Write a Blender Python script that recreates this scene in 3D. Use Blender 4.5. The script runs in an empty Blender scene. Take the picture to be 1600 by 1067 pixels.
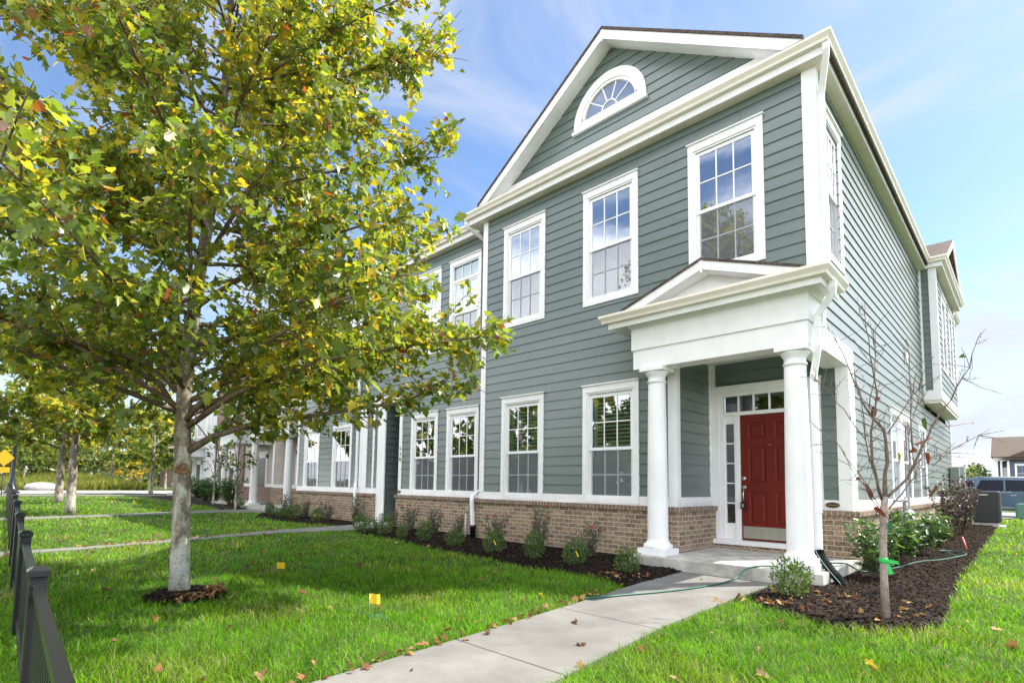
import bpy, math, random
import numpy as np
from mathutils import Vector, Matrix
R_ = math.radians
random.seed(7)
rng = np.random.default_rng(11)
scene = bpy.context.scene
COL = scene.collection

# ------------------------------------------------------------------ camera
SUN_AZ, SUN_EL = R_(35), R_(53)          # azimuth from +Y towards +X
cam_d = bpy.data.cameras.new('camera')
cam = bpy.data.objects.new('camera', cam_d); COL.objects.link(cam)
_roll, _yaw, _pitch = R_(0.85771909), R_(44.34932135), R_(4.52830554)
_fw = Vector((-math.sin(_yaw)*math.cos(_pitch), math.cos(_yaw)*math.cos(_pitch), math.sin(_pitch)))
_rt = Vector((math.cos(_yaw), math.sin(_yaw), 0)); _up = _rt.cross(_fw)
_r2 = math.cos(_roll)*_rt + math.sin(_roll)*_up; _u2 = -math.sin(_roll)*_rt + math.cos(_roll)*_up
M = Matrix(((_r2.x, _u2.x, -_fw.x), (_r2.y, _u2.y, -_fw.y), (_r2.z, _u2.z, -_fw.z))).to_4x4()
M.translation = Vector((1.872, -7.8104, 1.19))
cam.matrix_world = M
CAM = np.array([1.872, -7.8104, 1.19])
cam_d.sensor_width = 36; cam_d.lens = 36*836.427/1600
cam_d.shift_x = 0.00534; cam_d.shift_y = 0.0978
cam_d.clip_start = 0.05; cam_d.clip_end = 3000
scene.camera = cam

# ------------------------------------------------------------------ world, sun, exposure
world = bpy.data.worlds.new('World'); scene.world = world; world.use_nodes = True
nt = world.node_tree; nt.nodes.clear()
def N(t, **kw):
    n = nt.nodes.new(t)
    for k, v in kw.items(): setattr(n, k, v)
    return n
out = N('ShaderNodeOutputWorld'); bg = N('ShaderNodeBackground')
sky = N('ShaderNodeTexSky', sky_type='NISHITA', sun_disc=False)
sky.sun_elevation = SUN_EL; sky.sun_rotation = SUN_AZ; sky.air_density = 1.0; sky.dust_density = 0.6; sky.ozone_density = 2.0
tc = N('ShaderNodeTexCoord')
mp = N('ShaderNodeMapping'); mp.inputs['Scale'].default_value = (1.0, 1.0, 2.6); mp.inputs['Rotation'].default_value = (0.2, 0.35, 0.5)
n1 = N('ShaderNodeTexNoise'); n1.inputs['Scale'].default_value = 1.9; n1.inputs['Detail'].default_value = 7; n1.inputs['Roughness'].default_value = 0.58; n1.inputs['Distortion'].default_value = 0.8
sep = N('ShaderNodeSeparateXYZ')
nt.links.new(tc.outputs['Generated'], mp.inputs['Vector']); nt.links.new(mp.outputs[0], n1.inputs['Vector']); nt.links.new(tc.outputs['Generated'], sep.inputs[0])
# unseen cloud banks added behind the camera as fill light (low and high, with a blue gap between), thin veils ahead
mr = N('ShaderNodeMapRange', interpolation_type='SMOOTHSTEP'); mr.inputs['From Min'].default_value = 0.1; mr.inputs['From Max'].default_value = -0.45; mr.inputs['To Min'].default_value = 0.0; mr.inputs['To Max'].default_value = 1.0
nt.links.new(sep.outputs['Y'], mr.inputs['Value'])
fill_bank = N('ShaderNodeValToRGB'); be = fill_bank.color_ramp.elements; be[0].position = 0.02; be[0].color = (0.40,)*3+(1,); be[1].position = 0.24; be[1].color = (0.06,)*3+(1,)
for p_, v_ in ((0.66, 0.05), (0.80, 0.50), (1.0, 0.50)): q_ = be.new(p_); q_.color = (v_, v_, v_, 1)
nt.links.new(sep.outputs['Z'], fill_bank.inputs[0])
mb_ = N('ShaderNodeMath', operation='MULTIPLY'); nt.links.new(mr.outputs[0], mb_.inputs[0]); nt.links.new(fill_bank.outputs[0], mb_.inputs[1])
add = N('ShaderNodeMath', operation='ADD'); nt.links.new(n1.outputs['Fac'], add.inputs[0]); nt.links.new(mb_.outputs[0], add.inputs[1])
hz = N('ShaderNodeMapRange'); hz.inputs['From Min'].default_value = 0.42; hz.inputs['From Max'].default_value = 0.0; hz.inputs['To Min'].default_value = 0.0; hz.inputs['To Max'].default_value = 0.13
nt.links.new(sep.outputs['Z'], hz.inputs['Value'])
add2 = N('ShaderNodeMath', operation='ADD'); nt.links.new(add.outputs[0], add2.inputs[0]); nt.links.new(hz.outputs[0], add2.inputs[1])
cm = N('ShaderNodeMapRange', interpolation_type='SMOOTHSTEP'); cm.inputs['From Min'].default_value = 0.41; cm.inputs['From Max'].default_value = 0.78; cm.inputs['To Min'].default_value = 0.02; cm.inputs['To Max'].default_value = 1.0
nt.links.new(add2.outputs[0], cm.inputs['Value'])
mx = N('ShaderNodeMix', data_type='RGBA'); nt.links.new(cm.outputs[0], mx.inputs['Factor'])
hs = N('ShaderNodeHueSaturation'); hs.inputs['Saturation'].default_value = 1.10; hs.inputs['Hue'].default_value = 0.502; hs.inputs['Value'].default_value = 0.62
nt.links.new(sky.outputs[0], hs.inputs['Color'])
# added clouds behind the camera are brightened to fill the shaded front
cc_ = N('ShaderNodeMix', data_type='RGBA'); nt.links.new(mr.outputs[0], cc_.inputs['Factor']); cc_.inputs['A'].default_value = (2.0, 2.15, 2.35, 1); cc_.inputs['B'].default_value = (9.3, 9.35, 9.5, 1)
nt.links.new(hs.outputs[0], mx.inputs['A']); nt.links.new(cc_.outputs['Result'], mx.inputs['B'])
# glow added out of frame on the sun's side to whiten the side wall
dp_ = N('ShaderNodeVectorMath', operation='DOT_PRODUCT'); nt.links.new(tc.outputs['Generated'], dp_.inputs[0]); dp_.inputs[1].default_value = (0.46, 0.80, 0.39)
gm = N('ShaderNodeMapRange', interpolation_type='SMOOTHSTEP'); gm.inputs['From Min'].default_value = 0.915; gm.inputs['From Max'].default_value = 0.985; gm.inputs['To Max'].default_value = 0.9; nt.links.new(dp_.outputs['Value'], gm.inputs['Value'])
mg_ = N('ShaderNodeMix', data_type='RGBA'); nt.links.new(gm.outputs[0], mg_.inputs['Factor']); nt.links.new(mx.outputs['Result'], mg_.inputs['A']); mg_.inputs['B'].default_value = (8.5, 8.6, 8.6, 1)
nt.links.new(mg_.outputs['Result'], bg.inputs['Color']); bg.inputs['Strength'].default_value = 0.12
nt.links.new(bg.outputs[0], out.inputs[0])

sun_d = bpy.data.lights.new('sun', 'SUN'); sun_d.energy = 2.7; sun_d.angle = R_(0.6); sun_d.color = (1.0, 0.94, 0.84)
sun = bpy.data.objects.new('sun', sun_d); COL.objects.link(sun)
sdir = Vector((math.sin(SUN_AZ)*math.cos(SUN_EL), math.cos(SUN_AZ)*math.cos(SUN_EL), math.sin(SUN_EL)))
sun.rotation_euler = sdir.to_track_quat('Z', 'Y').to_euler(); sun.location = (10, 20, 30)
scene.view_settings.view_transform = 'Standard'; scene.view_settings.look = 'None'
scene.view_settings.exposure = 1.82; scene.view_settings.gamma = 1.0

# ------------------------------------------------------------------ materials
MATS = {}
def mat(name, col, rough=0.6, spec=0.5, metal=0.0, var=0.0, vscale=3.0, bump=0.0, bscale=60.0, col2=None, stretch=(1, 1, 1), coat=0.0):
    if name in MATS: return MATS[name]
    m = bpy.data.materials.new(name); m.use_nodes = True; t = m.node_tree
    b = t.nodes['Principled BSDF']
    b.inputs['Base Color'].default_value = (*col, 1); b.inputs['Roughness'].default_value = rough
    b.inputs['Specular IOR Level'].default_value = spec; b.inputs['Metallic'].default_value = metal
    b.inputs['Coat Weight'].default_value = coat
    if var > 0 or col2 or bump > 0:
        g = t.nodes.new('ShaderNodeNewGeometry'); mp = t.nodes.new('ShaderNodeMapping'); mp.inputs['Scale'].default_value = stretch
        t.links.new(g.outputs['Position'], mp.inputs['Vector'])
    if var > 0 or col2:
        n = t.nodes.new('ShaderNodeTexNoise'); n.inputs['Scale'].default_value = vscale; n.inputs['Detail'].default_value = 6; n.inputs['Roughness'].default_value = 0.65
        t.links.new(mp.outputs[0], n.inputs['Vector'])
        r = t.nodes.new('ShaderNodeValToRGB'); e = r.color_ramp.elements
        e[0].position = 0.32; e[1].position = 0.68
        c2 = col2 or col
        e[0].color = (*[max(0, c*(1-var)) for c in col], 1); e[1].color = (*[min(1, c*(1+var)) for c in c2], 1)
        t.links.new(n.outputs['Fac'], r.inputs[0]); t.links.new(r.outputs[0], b.inputs['Base Color'])
    if bump > 0:
        n2 = t.nodes.new('ShaderNodeTexNoise'); n2.inputs['Scale'].default_value = bscale; n2.inputs['Detail'].default_value = 4
        t.links.new(mp.outputs[0], n2.inputs['Vector'])
        bp = t.nodes.new('ShaderNodeBump'); bp.inputs['Strength'].default_value = bump; bp.inputs['Distance'].default_value = 0.01
        t.links.new(n2.outputs['Fac'], bp.inputs['Height']); t.links.new(bp.outputs[0], b.inputs['Normal'])
    MATS[name] = m; return m

def brick_mat(name, c1, c2, mortar, bw, bh, off=0.5, ms=0.010):
    m = bpy.data.materials.new(name); m.use_nodes = True; t = m.node_tree; b = t.nodes['Principled BSDF']
    uv = t.nodes.new('ShaderNodeUVMap'); uv.uv_map = 'UVMap'
    br = t.nodes.new('ShaderNodeTexBrick'); br.offset = off; br.squash = 1.0
    br.inputs['Scale'].default_value = 1.0; br.inputs['Brick Width'].default_value = bw; br.inputs['Row Height'].default_value = bh
    br.inputs['Mortar Size'].default_value = ms*0.5; br.inputs['Mortar Smooth'].default_value = 0.15; br.inputs['Bias'].default_value = -0.1
    br.inputs['Color1'].default_value = (*c1, 1); br.inputs['Color2'].default_value = (*c2, 1); br.inputs['Mortar'].default_value = (*mortar, 1)
    t.links.new(uv.outputs[0], br.inputs['Vector'])
    n = t.nodes.new('ShaderNodeTexNoise'); n.inputs['Scale'].default_value = 38; n.inputs['Detail'].default_value = 5
    mp = t.nodes.new('ShaderNodeMapping'); mp.inputs['Scale'].default_value = (1.0, 0.6, 1)
    t.links.new(uv.outputs[0], mp.inputs[0]); t.links.new(mp.outputs[0], n.inputs['Vector'])
    r = t.nodes.new('ShaderNodeValToRGB'); e = r.color_ramp.elements; e[0].position = 0.36; e[0].color = (0.45, 0.40, 0.36, 1); e[1].position = 0.60; e[1].color = (1.12, 1.1, 1.05, 1)
    t.links.new(n.outputs['Fac'], r.inputs[0])
    mxx = t.nodes.new('ShaderNodeMix'); mxx.data_type = 'RGBA'; mxx.blend_type = 'MULTIPLY'
    inv = t.nodes.new('ShaderNodeMath'); inv.operation = 'SUBTRACT'; inv.inputs[0].default_value = 0.9; t.links.new(br.outputs['Fac'], inv.inputs[1]); inv.use_clamp = True
    t.links.new(inv.outputs[0], mxx.inputs['Factor']); t.links.new(br.outputs['Color'], mxx.inputs['A']); t.links.new(r.outputs[0], mxx.inputs['B'])
    t.links.new(mxx.outputs['Result'], b.inputs['Base Color']); b.inputs['Roughness'].default_value = 0.9; b.inputs['Specular IOR Level'].default_value = 0.25
    bp = t.nodes.new('ShaderNodeBump'); bp.inputs['Strength'].default_value = 0.8; bp.inputs['Distance'].default_value = 0.006; bp.invert = True
    t.links.new(br.outputs['Fac'], bp.inputs['Height']); t.links.new(bp.outputs[0], b.inputs['Normal'])
    MATS[name] = m; return m

def glass_mat(name, tint=(0.80, 0.90, 0.88), lo=0.27):
    m = bpy.data.materials.new(name); m.use_nodes = True; t = m.node_tree; t.nodes.clear()
    o = t.nodes.new('ShaderNodeOutputMaterial'); tr = t.nodes.new('ShaderNodeBsdfTransparent'); tr.inputs[0].default_value = (*tint, 1)
    gl = t.nodes.new('ShaderNodeBsdfGlossy'); gl.inputs['Roughness'].default_value = 0.004; gl.inputs[0].default_value = (0.93, 0.96, 1, 1)
    fr = t.nodes.new('ShaderNodeFresnel'); fr.inputs['IOR'].default_value = 1.5
    ma = t.nodes.new('ShaderNodeMath'); ma.operation = 'MULTIPLY_ADD'; ma.inputs[1].default_value = 1.5; ma.inputs[2].default_value = lo; ma.use_clamp = True
    t.links.new(fr.outputs[0], ma.inputs[0])
    n = t.nodes.new('ShaderNodeTexNoise'); n.inputs['Scale'].default_value = 2.2; g = t.nodes.new('ShaderNodeNewGeometry'); t.links.new(g.outputs['Position'], n.inputs['Vector'])
    bp = t.nodes.new('ShaderNodeBump'); bp.inputs['Strength'].default_value = 0.06; bp.inputs['Distance'].default_value = 0.02; t.links.new(n.outputs['Fac'], bp.inputs['Height']); t.links.new(bp.outputs[0], gl.inputs['Normal'])
    mi = t.nodes.new('ShaderNodeMixShader'); t.links.new(ma.outputs[0], mi.inputs[0]); t.links.new(tr.outputs[0], mi.inputs[1]); t.links.new(gl.outputs[0], mi.inputs[2]); t.links.new(mi.outputs[0], o.inputs[0])
    MATS[name] = m; return m

def screen_mat(name):
    m = bpy.data.materials.new(name); m.use_nodes = True; t = m.node_tree; t.nodes.clear()
    o = t.nodes.new('ShaderNodeOutputMaterial'); tr = t.nodes.new('ShaderNodeBsdfTransparent'); d = t.nodes.new('ShaderNodeBsdfDiffuse'); d.inputs[0].default_value = (0.22, 0.23, 0.26, 1)
    mi = t.nodes.new('ShaderNodeMixShader'); mi.inputs[0].default_value = 0.42
    t.links.new(tr.outputs[0], mi.inputs[1]); t.links.new(d.outputs[0], mi.inputs[2]); t.links.new(mi.outputs[0], o.inputs[0])
    MATS[name] = m; return m

def leaf_mat(name, trans=0.4, rough=0.5, back=0.35, pale=(0.36, 0.40, 0.25), spec=0.35):
    m = bpy.data.materials.new(name); m.use_nodes = True; t = m.node_tree; b = t.nodes['Principled BSDF']; o = t.nodes['Material Output']
    at = t.nodes.new('ShaderNodeAttribute'); at.attribute_name = 'tint'
    g = t.nodes.new('ShaderNodeNewGeometry')
    mu = t.nodes.new('ShaderNodeMath'); mu.operation = 'MULTIPLY'; mu.inputs[1].default_value = back; t.links.new(g.outputs['Backfacing'], mu.inputs[0])
    mxx = t.nodes.new('ShaderNodeMix'); mxx.data_type = 'RGBA'; t.links.new(mu.outputs[0], mxx.inputs['Factor']); t.links.new(at.outputs['Color'], mxx.inputs['A']); mxx.inputs['B'].default_value = (*pale, 1)
    t.links.new(mxx.outputs['Result'], b.inputs['Base Color']); b.inputs['Roughness'].default_value = rough; b.inputs['Specular IOR Level'].default_value = spec
    tl = t.nodes.new('ShaderNodeBsdfTranslucent'); mg = t.nodes.new('ShaderNodeMix'); mg.data_type = 'RGBA'; mg.blend_type = 'MULTIPLY'; mg.inputs['Factor'].default_value = 1.0
    t.links.new(at.outputs['Color'], mg.inputs['A']); mg.inputs['B'].default_value = (1.9, 1.7, 0.9, 1); t.links.new(mg.outputs['Result'], tl.inputs[0])
    mi = t.nodes.new('ShaderNodeMixShader'); mi.inputs[0].default_value = trans
    t.links.new(b.outputs[0], mi.inputs[1]); t.links.new(tl.outputs[0], mi.inputs[2]); t.links.new(mi.outputs[0], o.inputs[0])
    MATS[name] = m; return m

WHITE = mat('white_trim_paint', (0.87, 0.862, 0.865), 0.45, 0.4, var=0.03, vscale=2.0, bump=0.05, bscale=120)
VINYL = mat('white_vinyl', (0.87, 0.865, 0.87), 0.3, 0.5)
CREAM = mat('cream_gutter_paint', (0.86, 0.785, 0.70), 0.4, 0.4, var=0.03, vscale=1.5)
SIDING = mat('sage_siding_paint', (0.122, 0.158, 0.145), 0.30, 0.65, var=0.10, vscale=2.2, bump=0.12, bscale=45, stretch=(0.35, 0.35, 3.0))
TAUPE = mat('taupe_siding_paint', (0.40, 0.345, 0.31), 0.5, 0.4, var=0.06, vscale=2.0)
PALE = mat('pale_grey_siding_paint', (0.58, 0.58, 0.58), 0.5, 0.4, var=0.04, vscale=2.0)
BRICK = brick_mat('brown_brick', (0.41, 0.305, 0.205), (0.19, 0.138, 0.10), (0.58, 0.53, 0.455), 0.21, 0.0735)
CAPB = brick_mat('brown_rowlock_brick', (0.30, 0.225, 0.17), (0.19, 0.14, 0.11), (0.46, 0.41, 0.36), 0.075, 0.30, off=0.0)
BRICK2 = brick_mat('red_brown_brick', (0.28, 0.18, 0.135), (0.19, 0.125, 0.095), (0.5, 0.44, 0.40), 0.21, 0.0735)
GLASS = glass_mat('window_glass', lo=0.20); GLASS_UP = glass_mat('upper_window_glass', lo=0.42); GLASS_D = glass_mat('entry_glass', lo=0.08); SCREEN = screen_mat('insect_screen')
ROOM = mat('interior_dim_wall', (0.06, 0.06, 0.06), 0.9)
BLIND = mat('white_shutter', (0.62, 0.71, 0.64), 0.5)
RED = mat('red_door_paint', (0.135, 0.013, 0.007), 0.5, 0.22, var=0.05, vscale=3, bump=0.05, bscale=80)
STEEL = mat('brushed_steel', (0.62, 0.60, 0.56), 0.3, 0.5, 1.0, var=0.10, vscale=3, stretch=(14, 14, 0.4))
NICKEL = mat('satin_nickel', (0.55, 0.52, 0.47), 0.28, 0.5, 1.0)
BLACK = mat('black_plastic', (0.012, 0.013, 0.014), 0.4, 0.4)
BLACKM = mat('black_powder_coat', (0.014, 0.0145, 0.016), 0.32, 0.5, bump=0.08, bscale=300)
CONC = mat('concrete', (0.185, 0.177, 0.163), 0.85, 0.3, var=0.10, vscale=1.6, bump=0.25, bscale=90, col2=(0.21, 0.202, 0.186))
CONC2 = mat('rough_concrete', (0.50, 0.485, 0.44), 0.9, 0.25, var=0.24, vscale=4.5, bump=0.5, bscale=40)
SHINGLE = brick_mat('brown_shingle', (0.13, 0.10, 0.09), (0.085, 0.068, 0.062), (0.04, 0.032, 0.03), 0.30, 0.14, ms=0.012)
MULCH = mat('dark_mulch', (0.020, 0.0145, 0.012), 0.95, 0.15, var=0.5, vscale=26, bump=1.0, bscale=70)
SOIL = mat('lawn_soil', (0.045, 0.078, 0.018), 0.95, 0.1, var=0.35, vscale=1.2, col2=(0.080, 0.105, 0.035), bump=0.6, bscale=90)
ASPH = mat('pale_road_surface', (0.33, 0.32, 0.30), 0.9, 0.2, var=0.08, vscale=0.6, bump=0.3, bscale=40)
BARK = mat('redbud_bark', (0.17, 0.125, 0.105), 0.85, 0.2, var=0.35, vscale=26, bump=0.6, bscale=60, stretch=(1, 1, 0.35))
def board_tone(m, u_len=3.1, amt=0.10):
    t = m.node_tree; b = t.nodes['Principled BSDF']; lk = b.inputs['Base Color'].links[0]; src = lk.from_socket
    g = t.nodes.new('ShaderNodeNewGeometry'); sp = t.nodes.new('ShaderNodeSeparateXYZ'); t.links.new(g.outputs['Position'], sp.inputs[0])
    def fl(sock, off, div):
        a = t.nodes.new('ShaderNodeMath'); a.operation = 'SUBTRACT'; a.inputs[1].default_value = off; t.links.new(sock, a.inputs[0])
        d = t.nodes.new('ShaderNodeMath'); d.operation = 'DIVIDE'; d.inputs[1].default_value = div; t.links.new(a.outputs[0], d.inputs[0])
        f = t.nodes.new('ShaderNodeMath'); f.operation = 'FLOOR'; t.links.new(d.outputs[0], f.inputs[0]); return f.outputs[0]
    c = t.nodes.new('ShaderNodeCombineXYZ'); t.links.new(fl(sp.outputs['Z'], 1.027, 0.175), c.inputs[2])
    w = t.nodes.new('ShaderNodeTexWhiteNoise'); w.noise_dimensions = '3D'; t.links.new(c.outputs[0], w.inputs['Vector'])
    n = t.nodes.new('ShaderNodeTexNoise'); n.inputs['Scale'].default_value = 0.8; n.inputs['Detail'].default_value = 3; t.links.new(g.outputs['Position'], n.inputs['Vector'])
    a = t.nodes.new('ShaderNodeMath'); a.operation = 'ADD'; t.links.new(w.outputs['Value'], a.inputs[0]); t.links.new(n.outputs['Fac'], a.inputs[1])
    r = t.nodes.new('ShaderNodeMapRange'); r.inputs['From Max'].default_value = 2.0; r.inputs['To Min'].default_value = 1-amt; r.inputs['To Max'].default_value = 1+amt; t.links.new(a.outputs[0], r.inputs['Value'])
    v = t.nodes.new('ShaderNodeVectorMath'); v.operation = 'SCALE'; t.links.new(src, v.inputs[0]); t.links.new(r.outputs[0], v.inputs['Scale']); t.links.new(v.outputs[0], b.inputs['Base Color'])
board_tone(SIDING); board_tone(TAUPE); board_tone(PALE)
def stain(m, scale=0.9, amt=0.22, z_streak=1.0):
    t = m.node_tree; b = t.nodes['Principled BSDF']; src = b.inputs['Base Color'].links[0].from_socket
    g = t.nodes.new('ShaderNodeNewGeometry'); mp = t.nodes.new('ShaderNodeMapping'); mp.inputs['Scale'].default_value = (1, 1, z_streak); t.links.new(g.outputs['Position'], mp.inputs[0])
    n = t.nodes.new('ShaderNodeTexNoise'); n.inputs['Scale'].default_value = scale; n.inputs['Detail'].default_value = 8; n.inputs['Roughness'].default_value = 0.7; t.links.new(mp.outputs[0], n.inputs['Vector'])
    r = t.nodes.new('ShaderNodeMapRange'); r.inputs['From Min'].default_value = 0.38; r.inputs['From Max'].default_value = 0.6; r.inputs['To Min'].default_value = 1-amt; r.inputs['To Max'].default_value = 1.0; t.links.new(n.outputs['Fac'], r.inputs['Value'])
    v = t.nodes.new('ShaderNodeVectorMath'); v.operation = 'SCALE'; t.links.new(src, v.inputs[0]); t.links.new(r.outputs[0], v.inputs['Scale']); t.links.new(v.outputs[0], b.inputs['Base Color'])
stain(CONC, 1.7, 0.20); stain(CONC2, 2.3, 0.25); stain(WHITE, 5.0, 0.07, 0.3); stain(CREAM, 4.0, 0.08, 0.5)
def plane_bark():
    m = bpy.data.materials.new('mottled_plane_bark'); m.use_nodes = True; t = m.node_tree; b = t.nodes['Principled BSDF']
    g = t.nodes.new('ShaderNodeNewGeometry'); mp = t.nodes.new('ShaderNodeMapping'); mp.inputs['Scale'].default_value = (1, 1, 0.5); t.links.new(g.outputs['Position'], mp.inputs[0])
    n = t.nodes.new('ShaderNodeTexNoise'); n.inputs['Scale'].default_value = 9; n.inputs['Detail'].default_value = 3.5; n.inputs['Roughness'].default_value = 0.6; n.inputs['Distortion'].default_value = 0.3
    t.links.new(mp.outputs[0], n.inputs['Vector'])
    # flaking is strongest low on the trunk, older brown bark higher up
    sp = t.nodes.new('ShaderNodeSeparateXYZ'); t.links.new(g.outputs['Position'], sp.inputs[0])
    mr = t.nodes.new('ShaderNodeMapRange'); mr.inputs['From Min'].default_value = 0; mr.inputs['From Max'].default_value = 1.7; mr.inputs['To Min'].default_value = 0.075; mr.inputs['To Max'].default_value = -0.08
    t.links.new(sp.outputs['Z'], mr.inputs['Value'])
    a = t.nodes.new('ShaderNodeMath'); a.operation = 'ADD'; t.links.new(n.outputs['Fac'], a.inputs[0]); t.links.new(mr.outputs[0], a.inputs[1])
    r = t.nodes.new('ShaderNodeValToRGB'); r.color_ramp.interpolation = 'CONSTANT'; e = r.color_ramp.elements
    e[0].position = 0.0; e[0].color = (0.20, 0.165, 0.125, 1); e[1].position = 0.43; e[1].color = (0.33, 0.285, 0.22, 1)
    for p, c in ((0.51, (0.43, 0.40, 0.31)), (0.585, (0.54, 0.52, 0.455))):
        q = e.new(p); q.color = (*c, 1)
    t.links.new(a.outputs[0], r.inputs[0])
    n3 = t.nodes.new('ShaderNodeTexNoise'); n3.inputs['Scale'].default_value = 45; n3.inputs['Detail'].default_value = 4; t.links.new(g.outputs['Position'], n3.inputs['Vector'])
    r3 = t.nodes.new('ShaderNodeValToRGB'); r3.color_ramp.elements[0].position = 0.3; r3.color_ramp.elements[0].color = (0.55, 0.52, 0.48, 1); r3.color_ramp.elements[1].position = 0.5; r3.color_ramp.elements[1].color = (1, 1, 1, 1)
    t.links.new(n3.outputs['Fac'], r3.inputs[0])
    mu = t.nodes.new('ShaderNodeMix'); mu.data_type = 'RGBA'; mu.blend_type = 'MULTIPLY'; mu.inputs['Factor'].default_value = 0.8
    t.links.new(r.outputs[0], mu.inputs['A']); t.links.new(r3.outputs[0], mu.inputs['B']); t.links.new(mu.outputs['Result'], b.inputs['Base Color'])
    b.inputs['Roughness'].default_value = 0.85; b.inputs['Specular IOR Level'].default_value = 0.2
    bp = t.nodes.new('ShaderNodeBump'); bp.inputs['Strength'].default_value = 0.55; bp.inputs['Distance'].default_value = 0.02
    t.links.new(a.outputs[0], bp.inputs['Height']); t.links.new(bp.outputs[0], b.inputs['Normal'])
    return m
PBARK = plane_bark()
LEAF = leaf_mat('plane_leaf', 0.50, 0.36, 0.38, spec=0.5); GRASSM = leaf_mat('grass_blade', 0.40, 0.45, 0.0, spec=0.15); SHRUB = leaf_mat('shrub_leaf', 0.25, 0.35, 0.2, spec=0.5)
LITTER = leaf_mat('dry_leaf', 0.15, 0.8, 0.2, pale=(0.40, 0.28, 0.17), spec=0.1)
YELLOW = mat('yellow_flag_vinyl', (0.80, 0.52, 0.01), 0.5)
HOSE = mat('green_hose_rubber', (0.012, 0.10, 0.068), 0.45)

# ------------------------------------------------------------------ mesh helpers
def tag(o, label=None, cat=None, group=None, kind=None):
    if label: o['label'] = label
    if cat: o['category'] = cat
    if group: o['group'] = group
    if kind: o['kind'] = kind
    return o
def empty(name, loc=(0, 0, 0), label=None, cat=None, group=None):
    o = bpy.data.objects.new(name, None); o.empty_display_size = 0.2; COL.objects.link(o); o.location = loc
    return tag(o, label, cat, group)
def link(name, me, parent=None, keep_world=True):
    o = bpy.data.objects.new(name, me); COL.objects.link(o)
    if parent is not None:
        o.parent = parent
        if keep_world:
            off = Vector(parent.location) if parent.parent is None else Vector((0, 0, 0))
            o.matrix_parent_inverse = Matrix.Translation(-off)
    return o

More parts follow.
